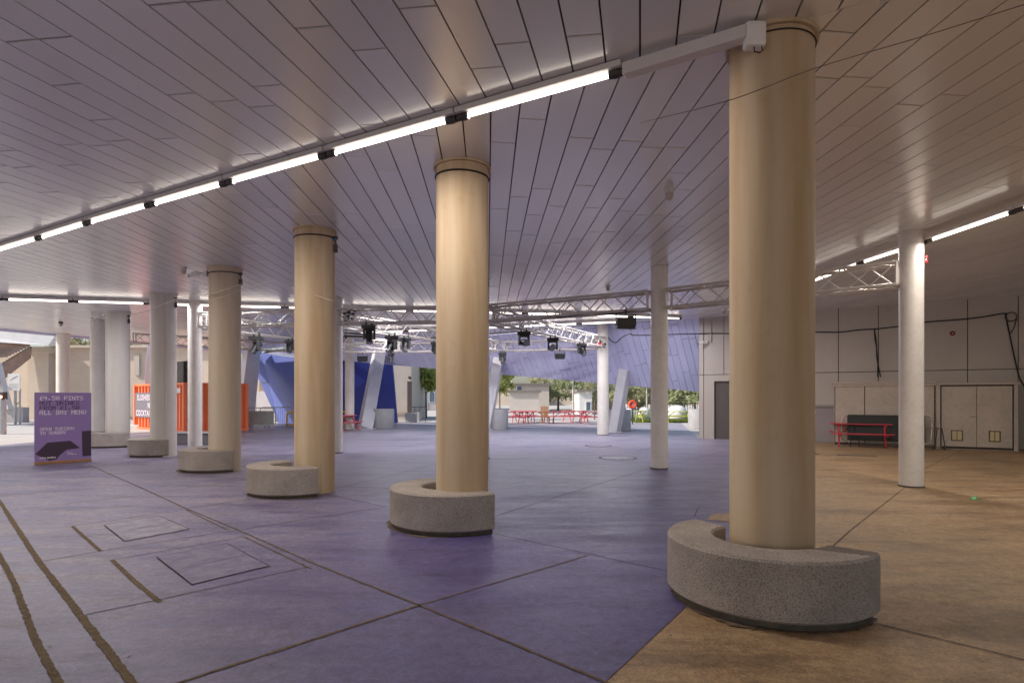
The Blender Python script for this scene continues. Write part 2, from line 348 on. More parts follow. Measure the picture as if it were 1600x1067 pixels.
o=MB().sheet([(*G(x,y).xy,.012) for x,y in ((1104,813),(1114,803),(1160,803),(1160,818))]).build('bare_floor_patch',M['tan']); tag(o,kind='structure')

def service_cover(name,label,corners,mid,pm='cover'):
    root=empty(name,G(*corners[0]),label,'access cover','access covers in the violet floor'); root.location=(root.location.x,root.location.y,.009)
    loc=root.location
    P=[Vector((*G(x,y).xy,.011))-loc for x,y in corners]
    MB().prism(P,(0,0,.004)).build('cover_plate',M[pm],root)
    seam=MB()
    q=[G(*c) for c in corners]
    for a,b in ((0,1),(1,2),(2,3),(3,0)): strip(seam,[q[a],q[b]],.008,.3,z=.018,seg=.08)
    strip(seam,[G(*mid[0]),G(*mid[1])],.007,.3,z=.018,seg=.08)
    o=seam.build('cover_edge',M['jointdark'],root,fix=False); o.location=-Vector(loc)
service_cover('access_cover','pale worn rectangular access cover closer to the purple sign board',[(163,822),(250,808),(295,828),(195,847)],[(178,834),(272,818)])
service_cover('access_cover','violet painted access cover with soil-filled right edge, the one further from the sign board',[(245,872),(355,851),(420,886),(300,915)],[(272,893),(388,868)],'coverv')

def manhole(px,py,r,label,dark=False):
    p=G(px,py); root=empty('manhole_cover',(p.x,p.y,.009),label,'manhole cover','manhole covers among the slim columns')
    MB().lathe([(r,0),(r,.004),(r-.03,.006)],24).build('lid',M['cover'],root)
    prof=[]
    mb=MB(); n=28
    for k in range(n):
        a0=2*math.pi*k/n;a1=2*math.pi*(k+1)/n
        mb.add([(r0*math.cos(a),r0*math.sin(a),.008) for r0,a in((r,a0),(r+.05,a0),(r+.05,a1),(r,a1))],[(0,1,2,3)])
    mb.build('ring',M['jointdark'],root,fix=False)
manhole(965,716,.45,'round manhole cover just short of the slim column that joins two trusses')
manhole(935,697,.40,'round manhole cover further back, toward the lone rear column')

# ------------------------------------------------------------------ ceiling: individual metal planks with open joints
E0=Vector((-20.6,23.65)); E1=Vector((-17.3,40.7)); EB=E0+(E0-E1)*2.0
A=Vector((7.4,23.3)); FD=Vector((-24.7,17.4)).normalized(); FN=Vector((-FD.y*-1,-FD.x));
FN=Vector((-FD.y,FD.x));
if FN.y<0: FN=-FN
b1=RC(0,390); b2=RC(975,112); BD=(b2-b1).xy.normalized(); BNf=Vector((-BD.y,BD.x))
if BNf.y<0: BNf=-BNf
def hp(p,n): return (Vector(p),Vector(n))           # keep points with (x-p).n>=0
eN=Vector((E1-E0)); eN=Vector((eN.y,-eN.x)).normalized()
common=[hp(E0,eN),hp(W0-WN*.045,WN),hp((0,-5),(0,1)),hp(A-FN*.0,-FN),hp((26,0),(-1,0))]
mid_reg=common+[hp(b1.xy,BNf)]; near_reg=common+[hp(b1.xy,-BNf)]
def clip(poly,reg):
    for p,n in reg:
        out=[]
        for i in range(len(poly)):
            a=poly[i];b=poly[(i+1)%len(poly)]; da=(a-p).dot(n);db=(b-p).dot(n)
            if da>=0: out.append(a)
            if (da>=0)!=(db>=0): out.append(a+(b-a)*(da/(da-db)))
        poly=out
        if len(poly)<3: return []
    return poly
ceil=MB()
def planks(reg,d,j,wid,Lb,org,nr,ns,zf,mb,gap=.013,th=.03,tilt=.0016,holes=()):
    d=Vector(d).normalized(); j=Vector(j); org=Vector(org)
    for i in range(-nr,nr):
        s0=-ns*Lb-random.uniform(0,Lb)
        while s0<ns*Lb:
            Lk=Lb*random.choice((.5,.75,1.0,1.0,1.3)); a0=i*wid; g=gap/2
            P=[org+j*(a0+g)+d*(s0+.007),org+j*(a0+wid-g)+d*(s0+.007),org+j*(a0+wid-g)+d*(s0+Lk-.007),org+j*(a0+g)+d*(s0+Lk-.007)]
            s0+=Lk
            c=sum(P,Vector((0,0)))/4
            Q=clip(P,reg)
            if len(Q)<3: continue
            ta=random.gauss(0,tilt); tb=random.gauss(0,tilt*.35)
            cq=sum(Q,Vector((0,0)))/len(Q)
            def inset(q):
                v=cq-q; return q+v.normalized()*min(.007,v.length*.5)
            dzf=lambda q: ta*((q-c).dot(j))+tb*((q-c).dot(d))
            vb=[zf(inset(q),dzf(q),0) for q in Q]; vm=[zf(q,dzf(q),.007) for q in Q]; vt=[zf(q,0,th) for q in Q]
            n=len(Q)
            mb.add(vb+vm+vt,[tuple(range(n))]+[(i2,n+i2,n+(i2+1)%n,(i2+1)%n) for i2 in range(n)]+[(n+i2,2*n+i2,2*n+(i2+1)%n,n+(i2+1)%n) for i2 in range(n)])
zf0=lambda q,dz,up:(q.x,q.y,zc(q.x,q.y)+dz+up)
planks(near_reg,(200,919),(1,-.116),.284,2.3,(0,0),110,20,zf0,ceil)
wedge=[hp(W0-WN*.045,WN),hp(A,FN),hp(A,-FD),hp((26,0),(-1,0))]
planks(wedge,(-38,919),(1,.148),.284,2.4,(.03,0),120,24,zf0,ceil)
planks(mid_reg,(-38,919),(1,.148),.284,2.4,(.03,0),120,24,zf0,ceil)
o=ceil.build('ceiling',M['ceil'],fix=True); tag(o,kind='structure')
# void above the planks and roof
rp=clip([Vector((-40,-9)),Vector((26,-9)),Vector((26,60)),Vector((-40,60))],common)
o=MB().prism([(q.x,q.y,zc(q.x,q.y)+.028) for q in rp],(0,0,.5)).prism([(q.x,q.y,zc(q.x,q.y)+.0285) for q in clip([Vector((-40,-9)),Vector((26,-9)),Vector((26,60)),Vector((-40,60))],wedge)],(0,0,.5)).build('roof_void',M['gap']); tag(o,kind='structure')
# tilted far soffit
K=1.25
def fac(u,v,off=0):      # u along fold, v horizontal run downslope
    p=A+FD*u+FN*v; z=zc(*A)-K*v + (zc(*(A+FD*u))-zc(*A)); 
    nn=Vector((FN.x*K,FN.y*K,1)).normalized(); return Vector((p.x,p.y,z))+nn*off
def facray(px,py):
    lo,hi=10,60
    def g(Y):
        r=ray(px,py); p=Vector((r[0]*Y,Y)); u=(p-A).dot(FD); v=(p-A).dot(FN); return (H+r[2]*Y)-fac(u,v).z
    for _ in range(60):
        m=(lo+hi)/2
        if g(m)<0: lo=m
        else: hi=m
    r=ray(px,py); p=Vector((r[0]*lo,lo)); return Vector(((p-A).dot(FD),(p-A).dot(FN)))
fe1=facray(1090,612); fe0=Vector((30.2,0))
ed=(fe0-fe1).normalized(); en=Vector((-ed.y,ed.x))
if en.dot(Vector((10,0))-fe1)<0: en=-en
freg=[hp((0,.0),(0,1)),hp(fe1,en),hp((-.1,0),(1,0))]
sof=MB()
zf1=lambda q,dz,up: fac(q.x,q.y,up-dz if False else up+dz)
planks(freg,(0,1),(1,.12),.30,1.15,(0,0),140,12,zf1,sof,gap=.014,tilt=.0012)
o=sof.build('soffit',M['soffit']); tag(o,kind='structure')
fp=clip([Vector((-.1,0)),Vector((32,0)),Vector((32,9)),Vector((-.1,9))],freg)
vb=[fac(q.x,q.y,.028) for q in fp]
o=MB().add(vb+[v+Vector((FN.x*.4,FN.y*.4,.25)) for v in vb],[tuple(range(len(vb))),tuple(range(2*len(vb)-1,len(vb)-1,-1))]+[(i,(i+1)%len(vb),len(vb)+(i+1)%len(vb),len(vb)+i) for i in range(len(vb))]).build('soffit_back',M['gap']); tag(o,kind='structure')
# edge trim along the open side
o=MB().prism([(E0.x,E0.y,4.30),(E0.x-.08,E0.y,4.30),(E0.x-.08,E0.y,5.1),(E0.x,E0.y,5.1)],(E1.x-E0.x,E1.y-E0.y,.26)).build('roof_edge',M['soffit']); tag(o,kind='structure')

# ------------------------------------------------------------------ batten lights
def batten(p0,p1,label,group,dcap=.12,hw=.15,hh=.052,pw=1.0,cool=False):
    p0=Vector(p0);p1=Vector(p1); d=(p1-p0); Ln=d.length; dn=d.normalized(); ang=math.atan2(dn.y,dn.x)
    root=empty('batten_light',p0,label,'batten light',group)
    rot=dn.to_track_quat('X','Z').to_matrix()
    MB().box(d/2+Vector((0,0,.024+hh/2)),(Ln-.02,hw,hh),rot).build('housing',M['trunk'],root,bevel=.008)
    MB().tube(dn*dcap,dn*(Ln-dcap),.021,n=10).build('tube',M['tube'],root,smooth=40)
    al=bpy.data.lights.new('tube_lamp','AREA'); al.shape='RECTANGLE'; al.size=Ln-2*dcap; al.size_y=.034; al.energy=LAMP_W*al.size*pw; al.color=(.92,.94,1) if cool else (1,.93,.84); al.specular_factor=.05
    ao=bpy.data.objects.new('tube_lamp',al); COL.objects.link(ao); ao.parent=root; ao.location=d/2+Vector((0,0,-.026))
    ao.rotation_euler=Matrix((dn,(-dn).cross(Vector((0,0,1))).normalized()*-1,dn.cross(dn.cross(Vector((0,0,1))))*-1)).transposed().to_euler() if False else (0,0,ang)
    for t in (dcap/2+.01,Ln-dcap/2-.01):
        c=MB().tube(dn*(t-dcap/2),dn*(t+dcap/2),.036,n=12); c.tube(dn*(t-dcap*.2),dn*(t+dcap*.2),.041,n=12); c.build('end_cap',M['dark'],root,smooth=40)
    return root
cx1=[(-60,408),(62,372),(138,348.5),(236,320),(355,286),(512,242),(715,185),(975,112)]
pts=[RC(x,y,.085) for x,y in cx1]
names=['at the roadside end of the front run','over the purple sign board side','over the second pair of caps from the road','over the row between fifth and fourth cream columns','in front of the fourth cream column','in front of the third cream column','in front of the second cream column, ending by the nearest column']
for k in range(len(pts)-1):
    batten(pts[k],pts[k+1],'lit white tube '+names[k],'lit batten tubes across the ceiling')
# trunking carrying on past the last lamp
ta=RC(975,112,.09); tb=RC(1150,58,.09); dirn=(tb-ta).normalized()
def rail(name,p0,p1,label,wd=.11,ht=.10):
    p0=Vector(p0);p1=Vector(p1);root=MB().box((p1-p0)/2,((p1-p0).length,wd,ht),(p1-p0).to_track_quat('X','Z').to_matrix()).build(name,M['trunk'],bevel=.012); root.location=p0; tag(root,label,'cable trunking',kind='thing')
rail('cable_trunking',ta,ta+dirn*.98,'unlit beige trunking between the last lit tube and the nearest column')
rail('cable_trunking',ta+dirn*1.82,ta+dirn*5.0,'unlit beige trunking running on past the nearest column over the tan floor')
s2=[(2520,-8),(2060,158),(1780,262),(1590,329),(1450,377),(1345,411),(1268,440),(1205,463),(1140,486)]  # cut-off run carried on unseen past the frame, added to light the right side
pts=[RC(x,y,.20) for x,y in s2]
for k in range(len(pts)-1):
    batten(pts[k],pts[k+1],'lit tube toward the grey wall, '+['nearest of the run, added past the picture edge','second of the run, added past the picture edge','third of the run, added past the picture edge','beside the right-hand slim column','left of the right-hand slim column','behind the truss end near the grey wall','behind the nearest cream column','far end of the run above the wall corner'][k],'lit batten tubes toward the grey wall')
s3=[(-80,465),(5,467.5),(115,471),(232,474.5),(340,478),(445,480.5),(545,483),(640,486),(735,488),(820,490),(903,492),(985,495),(1065,498)]
pts=[RC(x,y,.12) for x,y in s3]
lab3=['cut by the left edge of the picture','above the notice board on a post','over the small purple column','between the fifth and sixth cream columns','behind the fourth cream column','just left of the third cream column','right of the third cream column','behind the truss left of the second cream column','hidden partly by the second cream column','above the truss corner','over the hanging moving heads','over the square black floodlight','last of the run, by the slim column before the wall']
for k in range(len(pts)-1):
    batten(pts[k],pts[k+1],'lit tube of the long cross run, '+lab3[k],'lit batten tubes of the cross run',hw=.12,hh=.085,pw=1.8,cool=True)
s4=[(560,521),(634,517.5),(720,514),(815,510),(905,506),(985,502.5)]
pts=[RC(x,y,.12) for x,y in s4]
for k in range(len(pts)-1):
    batten(pts[k],pts[k+1],'lit tube of the rearmost run, '+['right of the third cream column','left of the second cream column','behind the second cream column','behind the diagonal truss','behind the square black floodlight'][k],'lit batten tubes of the rearmost run',hw=.12,hh=.085,pw=1.8,cool=True)

# ------------------------------------------------------------------ columns
cream=[(2.093,4.75,.634),(-.618,7.30,.645),(-3.37,10.05,.66),(-6.32,12.95,.65),(-9.58,16.17,.645),(-13.1,19.55,.69)]
clab=['thick cream column nearest the camera with a white junction box at its top','thick cream column second from the nearest, with a thin black band near its top','thick cream column third from the nearest, black clip hanging from its banded top','thick cream column fourth from the nearest, with a white camera at its top','thick cream column fifth from the nearest, in front of the orange container','thick cream column farthest along the row, beside the purple sign board']
for k,(x,y,d) in enumerate(cream):
    h=zc(x,y)-.004
    root=empty('round_column',(x,y,0),clab[k],'column','thick cream columns in a diagonal row')
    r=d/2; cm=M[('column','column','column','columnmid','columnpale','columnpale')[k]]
    MB().lathe([(r,.0),(r,h-.02)],64).build('shaft',cm,root,smooth=40)
    MB().lathe([(r+.03,h-.028),(r+.03,h)],64).build('top_flange',cm,root,smooth=30)
    if 1<=k<=3:
        mb=MB(); mb.path([((r+.006)*math.cos(t),(r+.006)*math.sin(t),h-.13-.012*math.cos(t+k)) for t in [2*math.pi*i/48 for i in range(49)]],.011,5); mb.build('cable_band',M['cable'],root,smooth=60)
    if k==0:
        mb=MB(); mb.path([((r+.007)*math.cos(t),(r+.007)*math.sin(t),h-.07-.05*max(0,math.sin(t*.5))) for t in [-2.2+2.9*i/40 for i in range(41)]],.006,5); mb.build('cable',M['cable'],root,smooth=60)
        jb=MB().box((-.26,-.30,h-.115),(.155,.10,.19)).build('junction_box',M['white'],root,bevel=.028)
        c=MB(); c.path([(-.27,-.32,h-.2),(-.27,-.33,h-.25),(-.235,-.335,h-.262),(-.21,-.33,h-.24),(-.215,-.32,h-.2)],.005,5); c.build('cable_loop',M['cable'],jb)
    if k>=2:   # small black clip on the far side of the top
        q=MB().box((r+.035,-.02,h-.30),(.05,.06,.13)); q.tube((r+.02,-.02,h-.12),(r+.04,-.02,h-.24),.012); q.box((r+.03,-.02,h-.12),(.07,.05,.05)); q.build('cable_clip',M['dark'],root)
    if k in (2,):
        MB().box((r+.03,-.05,h-.16),(.05,.04,.03)).build('blue_tie',mat('blue_tie',(.03,.16,.5),rough=.4),root)
    # vertical construction seam
    MB().box((r*math.cos(-.95),r*math.sin(-.95),h/2),(.006,.006,h-.1)).build('seam',mat('column_seam',(.42,.31,.19),rough=.7),root) if k in (2,4) else None

thin=[(7.23,10.65,.385,'slim white column over the tan floor, its truss joint at the top','A'),(3.345,13.36,.385,'slim white column between the truss spans, behind the nearest cream column','B'),
      (-.79,15.6,.38,'slim white column almost hidden behind the second cream column','C'),(-5.15,17.2,.38,'slim white column right behind the third cream column','D'),(-9.43,17.5,.385,'slim white column in front of the orange container','E'),
      (3.96,25.6,.50,'slim white column at the outer truss corner with a black cable leaving it','F'),(-8.2,29.7,.46,'slim white column beside the leaning post and blue wall','G'),(-19.85,26.0,.50,'slim white column with a sunlit edge, above the purple sign board','H'),
      (-15.15,21.5,.46,'slim lilac column between the purple sign board and the last cream column','I')]
for x,y,d,l,_ in thin:
    h=zc(x,y)-.004
    root=empty('slim_column',(x,y,0),l,'column','slim white columns')
    r=d/2
    MB().lathe([(r,0),(r,h-.01)],40).build('shaft',M['thincol'],root,smooth=40)
    MB().lathe([(r+.012,0),(r+.012,.03)],40).build('foot_ring',M['plinth'],root,smooth=40)
    MB().lathe([(r+.02,h-.02),(r+.02,h)],40).build('top_flange',M['thincol'],root,smooth=40)

def leaning(base,top,wd,label):
    base=Vector(base);top=Vector(top); d=top-base
    root=empty('leaning_post',base,label,'leaning post','white leaning posts along the outer edge')
    rot=d.to_track_quat('Z','Y').to_matrix()
    MB().box(d/2,(wd,wd*1.15,d.length+.3),rot@Matrix.Rotation(R(28),3,'Z')).build('post',M['steelw'],root,bevel=.02)
    MB().box((0,0,.02),(wd*1.5,wd*1.5,.04)).build('base_plate',M['steelw'],root,bevel=.008)
fr=facray; 
def facpt(px,py): u=fr(px,py); return fac(u.x,u.y)
leaning(G(960,675),facpt(976,582),.40,'white leaning post beside the outer truss-corner column')
leaning(G(570,671),facpt(592,553),.62,'white leaning post in front of the dark blue wall')
leaning(G(758,672),facpt(779,566),.48,'white leaning post just right of the second cream column')
leaning(G(379,668),Vector((-16.6,37.5,4.6)),.80,'white leaning post by the orange container end and crowd barrier')

# ------------------------------------------------------------------ concrete seats
def seat(c,Rr,a0,a1,label,h=.48,ri=.42):
    root=empty('concrete_bench',(c[0],c[1],.008),label,'concrete bench','curved concrete benches round the cream columns')
    n=48; ch=.022
    def ring(z0,z1,ro,rin,cham):
        mb=MB(); prof=[(rin,z0),(rin,z1-cham),(rin+cham,z1),(ro-cham,z1),(ro,z1-cham),(ro,z0+cham*1.2),(ro-cham*1.6,z0)]; m=len(prof)
        vs=[];fs=[]
        for i in range(n+1):
            a=R(a0+(a1-a0)*i/n)
            for r,z in prof: vs.append((r*math.cos(a),r*math.sin(a),z))
        for i in range(n):
            for k in range(m):
                k2=(k+1)%m; fs.append((i*m+k,i*m+k2,(i+1)*m+k2,(i+1)*m+k))
        fs.append(tuple(range(m))); fs.append(tuple(n*m+k for k in range(m-1,-1,-1)))
        return mb.add(vs,fs)
    ring(.045,h,Rr,ri,.018).build('bench_block',M['seat'],root,smooth=25)
    ring(0,.047,Rr-.045,ri+.04,.001).build('plinth',M['plinth'],root,smooth=25)
seat((2.07,4.76),.785,-42,-240,'curved concrete bench round the nearest cream column, across the tan floor edge')
seat((-.73,7.54),.82,-50,-238,'curved concrete bench hugging the second cream column')
seat((-3.66,10.05),.81,-47,-236,'curved concrete bench hugging the third cream column')
seat((-6.58,13.2),.80,-42,-232,'curved concrete bench hugging the fourth cream column')
seat((-9.85,16.5),.79,-46,-236,'curved concrete bench hugging the fifth cream column')
seat((-13.2,19.62),.98,-35,-230,'curved pale concrete bench hugging the last cream column by the sign board',h=.48,ri=.46)

leaning((-20.9,33.6,0),(-20.5,33.6,4.9),.42,'white upright post behind the orange container, left of the fifth cream column')
def drum(px,py,wpx,label):
    p=G(px,py); r=wpx/2*p.y/F; root=MB().lathe([(r*.97,0),(r,.03),(r,1.0),(r*.97,1.03),(r*.80,1.03),(r*.78,.90)],40).build('concrete_drum',M['drum'],smooth=35); root.location=(p.x,p.y+r,.008)
    tag(root,label,'concrete drum','pale concrete drums by the leaning posts','thing')
drum(593,670,38,'pale concrete drum in front of the dark blue wall')
drum(778,672,32,'pale concrete drum just right of the second cream column')
drum(967,674,46,'pale concrete drum behind the outer leaning post')
drum(1098,671,34,'pale concrete drum half hidden by the grey wall corner')
for px,py,wpx,hh,l in ((641,660,17,.62,'larger grey concrete block in front of the beige wall'),(653,658,8,.60,'smaller grey concrete block next to the railing')):
    p=G(px,py); wd=wpx*p.y/F; o=MB().box((0,.3,hh/2),(wd,.6,hh)).build('concrete_block',M['drum'],bevel=.03); o.location=(p.x,p.y,0); tag(o,l,'concrete block','grey concrete blocks','thing')

# ------------------------------------------------------------------ trusses
TZ0=3.63; TS=.40
def truss(p0,p1,label,trim=(.22,.22),z0=TZ0,z1=TZ0,size=TS):
    p0=Vector((*p0,z0));p1=Vector((*p1,z1)); d=(p1-p0).normalized(); p0=p0+d*trim[0];p1=p1-d*trim[1]
    root=empty('lighting_truss',p0,label,'truss','white lattice trusses between the slim columns')
    v=p1-p0; s=Vector((-d.y,d.x,0)).normalized(); up=Vector((0,0,1)); h=size/2
    cs=[s*h,-s*h,s*h+up*size,-s*h+up*size]
    for c in cs: MB().tube(c,v+c,.030,n=8).build('chord',M['truss'],root,smooth=40)
    n=max(2,int(v.length/.42)); lat=MB()
    for a,b,ph in ((0,2,0),(1,3,1),(2,3,0),(0,1,1)):
        for k in range(n):
            q0=v*(k/n);q1=v*((k+1)/n)
            if (k+ph)%2: lat.tube(cs[a]+q0,cs[b]+q1,.0135,n=5,cap=False)
            else: lat.tube(cs[b]+q0,cs[a]+q1,.0135,n=5,cap=False)
    lat.build('lattice',M['truss'],root)
    for q in (Vector((0,0,0)),v):
        e=MB()
        for a,b in ((0,1),(1,3),(3,2),(2,0)): e.tube(q+cs[a],q+cs[b],.03,n=6)
        e.build('end_frame',M['truss'],root)
    root['_p0']=list(p0); root['_p1']=list(p1)
    return p0,p1
cA,cB,cC,cD,cE,cF=[(t[0],t[1]) for t in thin[:6]]
T={}
T['AB']=truss(cA,cB,'white truss span between the two slim columns behind the nearest cream column',z0=3.66,z1=3.62)
T['BC']=truss(cB,cC,'white truss span carrying the square black floodlight',z0=3.62,z1=3.62)
T['CD']=truss(cC,cD,'white truss span crossing behind the second and third cream columns',z0=3.62,z1=3.78)
T['DE']=truss(cD,cE,'white truss span seen between the third and fourth cream columns',z0=3.78,z1=3.70)
T['CF']=truss(cC,cF,'white truss running back toward the outer corner with three moving heads under it',z0=3.62,z1=3.80,trim=(.30,.26))
bD=(-.5,26.8); bE=(-5.0,27.4)
T['DD']=truss(cD,bD,'white truss running back from the third cream column side',z0=3.72,z1=3.74,trim=(.3,.22))
T['EE']=truss(cE,bE,'white truss running back from beside the fourth cream column',z0=3.70,z1=3.74,trim=(.3,.22))
T['FD']=truss(cF,bD,'rear white truss span at the outer corner column',z0=3.74,z1=3.74)
T['DEr']=truss(bD,bE,'rear white truss span in front of the lilac soffit',z0=3.74,z1=3.74)
T['Ew']=truss(bE,(-9.6,27.3),'rear white truss span over the blue wall',z0=3.74,z1=3.72)
T['w']=truss((-9.6,27.3),(-16.3,25.0),'rear white truss span above the orange container',z0=3.72,z1=3.95)
# cable along the truss and coils at the corner
def cable(name,pts,r,label,m='cable',sub=6,cat='cable'):
    P=[Vector(p) for p in pts]; out=[]
    for i in range(len(P)-1):
        a=P[max(i-1,0)];b=P[i];c=P[i+1];d=P[min(i+2,len(P)-1)]
        for k in range(sub):
            t=k/sub; out.append(.5*((2*b)+(c-a)*t+(2*a-5*b+4*c-d)*t*t+(3*b-a-3*c+d)*t**3))
    out.append(P[-1]); o0=out[0].copy()
    o=MB().path([p-o0 for p in out],r,6).build(name,M[m],smooth=60); o.location=o0; tag(o,label,cat,kind='thing'); return o
def tp(key,t,dz=0): a,b=T[key]; p=a+(b-a)*t; return p+Vector((0,0,dz))
cable('power_cable',[tp('BC',.02,.03),tp('BC',.2,-.03),tp('BC',.32,.02),tp('BC',.5,-.02),tp('BC',.72,.03),tp('BC',.97,.05)],.016,'black cable lying along the lower bars of the floodlight truss')
def coil(p,label,n=7):
    root=empty('cable_coil',p,label,'cable coil','black cable coils tied to truss corners'); mb=MB()
    for k in range(n):
        c=Vector((random.uniform(-.28,.28),random.uniform(-.1,.1),random.uniform(-.05,.32))); ax=Matrix.Rotation(random.uniform(0,3),3,'X')@Matrix.Rotation(random.uniform(-.6,.6),3,'Z'); r=random.uniform(.05,.11)
        mb.path([c+ax@Vector((r*math.cos(t),r*math.sin(t),random.uniform(-.01,.01))) for t in [2*math.pi*i/12 for i in range(13)]],.011,5)
        mb.box(c+Vector((.06,0,.03)),(.08,.05,.05))
    mb.build('coil',M['cable'],root)
coil(tp('CD',.05,.05),'black cable coils at the truss corner behind the second cream column'); coil(tp('CD',.93,.06),'black cable coils where the truss meets the column behind the third cream column'); coil(tp('CF',.95,.08),'black cable coils at the outer truss corner column')

# ------------------------------------------------------------------ stage lights
def on(key,px):
    a,b=T[key]; lo,hi=0.,1.
    k=(px-CX)/F; t=(k*a.y-a.x)/((b.x-a.x)-k*(b.y-a.y)); return a+(b-a)*t, (b-a).normalized()
def moving_head_proto(p,rz,tilt,pan,label,s=1.0):
    root=empty('moving_head',p,label,'moving head','black moving-head lamps under the trusses',rz)
    S=lambda *v:tuple(q*s for q in v)
    for x in (-.07,.07):
        c=MB(); c.path([Vector((x*s,.035*math.cos(t)*s,(.0+.035*math.sin(t))*s)) for t in [R(-60)+R(300)*i/10 for i in range(11)]],.011*s,5); c.box(S(x,0,-.05),S(.04,.05,.04)); c.build('clamp',M['black'],root)
    MB().box(S(0,0,-.115),S(.34,.20,.09)).build('base',M['black'],root,bevel=.012)
    yk=MB(); 
    Mz=Matrix.Rotation(pan,3,'Z')
    yk.box(Mz@Vector(S(0,0,-.185)),S(.28,.11,.05),Mz)
    for x in (-1,1): yk.box(Mz@Vector(S(x*.125,0,-.30)),S(.045,.10,.24),Mz)
    y=yk.build('yoke',M['black'],root,bevel=.008)
    rm=Mz@Matrix.Rotation(tilt,3,'X'); c0=Vector(S(0,0,-.345)); M4=Matrix.Translation(c0)@rm.to_4x4()
    h=MB().lathe([(r*s,z*s) for r,z in((.045,-.17),(.085,-.14),(.092,-.02),(.092,.04),(.075,.12),(.086,.15),(.086,.19))],18,M4).build('head',M['black'],root,smooth=40)
    MB().lathe([(r*s,z*s) for r,z in((.074,.188),(.074,.195))],18,M4).build('lens',M['lens'],h)
def flood(p,rz,label,s=1.0,tilt=.15):
    root=empty('floodlight',p,label,'floodlight','square black floodlights under the trusses',rz)
    c=MB(); c.tube((0,0,.03),(0,0,-.10*s),.018); c.box((0,0,-.01),(.06,.07,.07)); c.build('clamp',M['black'],root)
    b=MB(); 
    b.box((0,0,-.11*s),(.50*s,.03,.018))
    for x in (-1,1): b.box((x*.25*s,0,-.25*s),(.018,.035,.29*s))
    b.build('bracket',M['black'],root)
    rot=Matrix.Rotation(tilt,3,'X')
    MB().box((0,0,-.33*s),(.46*s,.14*s,.28*s),rot).build('housing',M['black'],root,bevel=.012)
    MB().box(Vector((0,0,-.33*s))+rot@Vector((0,-.073*s,0)),(.40*s,.008,.22*s),rot).build('glass',mat('flood_glass',(.03,.03,.035),rough=.15),root)
mh=[('CD',583,1.15,2.75,.4,'moving head highest under the truss right of the third cream column'),('DD',605,1.3,2.5,-.7,'large moving head pointing down-right beside the dark bar lamp'),('DD',627,1.05,2.7,-.4,'moving head right of the large one, under the same truss'),
    ('DD',674,1.05,2.9,-.3,'moving head close to the second cream column, left side'),('DEr',613,.9,2.9,.2,'small distant moving head hanging below the large one'),
    ('CF',809,1.15,1.7,.35,'moving head turned sideways, first under the diagonal truss'),('CF',855,1.15,1.8,-.2,'moving head with open yoke, second under the diagonal truss'),('CF',901,1.1,2.2,.5,'moving head third under the diagonal truss, near the outer column'),
    ('DEr',785,1.1,2.9,.1,'small distant moving head just right of the second cream column'),('EE',394,1.25,2.5,-.8,'moving head just right of the fourth cream column'),('EE',447,1.0,2.8,-.4,'moving head just left of the third cream column')]
mh[8]=('FD',787,1.1,2.9,.1,mh[8][5])
for key,px,s,ti,pa,l in mh:
    p,d=on(key,px); s_=Vector((-d.y,d.x,0)).normalized()
    if s_.y>0: s_=-s_
    q=p+s_*TS/2; q.z=p.z-.0
    moving_head_proto(q,0,ti,pa,l,s)
for key,px,s,l in (('BC',982,.92,'square black floodlight left of the slim column that joins two truss spans'),('DEr',569,.95,'square black floodlight beside the bar lamp near the blue wall'),('FD',876,.9,'square black floodlight between two moving heads')):
    p,d=on(key,px); s_=Vector((-d.y,d.x,0)).normalized()
    if s_.y>0: s_=-s_
    flood(p+s_*TS/2,R(4),l,s)
p,d=on('DD',556)
root=empty('bar_lamp',Vector((p.x,p.y,3.5)),'long dark bar lamp hung flat under the truss by the third cream column','bar lamp')
MB().tube((-.36,0,0),(.36,0,-.03),.032,n=8).tube((-.36,0,.09),(.36,0,.06),.022,n=8).build('bar',M['black'],root)
for x in (-.3,.26): MB().tube((x,0,.0),(x,0,.26),.012).box((x,0,-.05),(.06,.05,.06)).build('hanger',M['black'],root)
for px,py,Y,l in ((769,502,17.2,'red beacon at the truss corner, right edge of the second cream column'),(935,538,24.7,'red beacon below the truss end at the outer corner column'),(1448,408,10.75,'red beacon on the slim column over the tan floor')):
    p=at(px,py,Y); o=MB().box((0,0,0),(.22 if Y>12 else .03,.12 if Y>12 else .05,.09 if Y>12 else .07)).tube((0,0,.04),(0,0,.10),.02).build('red_beacon',M['redlamp'],bevel=.012); o.location=p; tag(o,l,'beacon','red beacons on the rig','thing')

# ------------------------------------------------------------------ ceiling sensors, wires, cameras
def sensor(px,py,label,s=1.0,m='trunk'):
    p=RC(px,py); root=empty('ceiling_sensor',p,label,'ceiling sensor','small sensors on the ceiling')
    MB().lathe([(.065*s,0),(.065*s,-.05*s),(.05*s,-.06*s)],20).build('base',M[m],root,smooth=40)
    MB().lathe([(.05*s,-.06*s),(.052*s,-.10*s),(.035*s,-.14*s),(.012*s,-.155*s)],20).build('dome',M['cab'],root,smooth=50)
sensor(1046,296,'beige sensor on the ceiling left of the nearest cream column'); sensor(950,446,'tiny sensor above the floodlight truss'); sensor(1303,452,'white ball-shaped sensor below the truss near the grey wall',1.0,'white'); sensor(287,418,'tiny sensor above the fifth cream column'); sensor(95,503,'tiny dark sensor above the sunlit column',1.1,'dark'); sensor(1131,483,'white sensor beside the nearest cream column, over the wall corner',1.2,'white')
cable('steel_wire',[at(1000,192,4.9),at(1140,157,4.30),at(1274,107,4.2),at(1450,55,4.0),at(1640,-5,3.7)],.0035,'thin steel wire sagging across the front of the nearest cream column','wire',cat='wire')
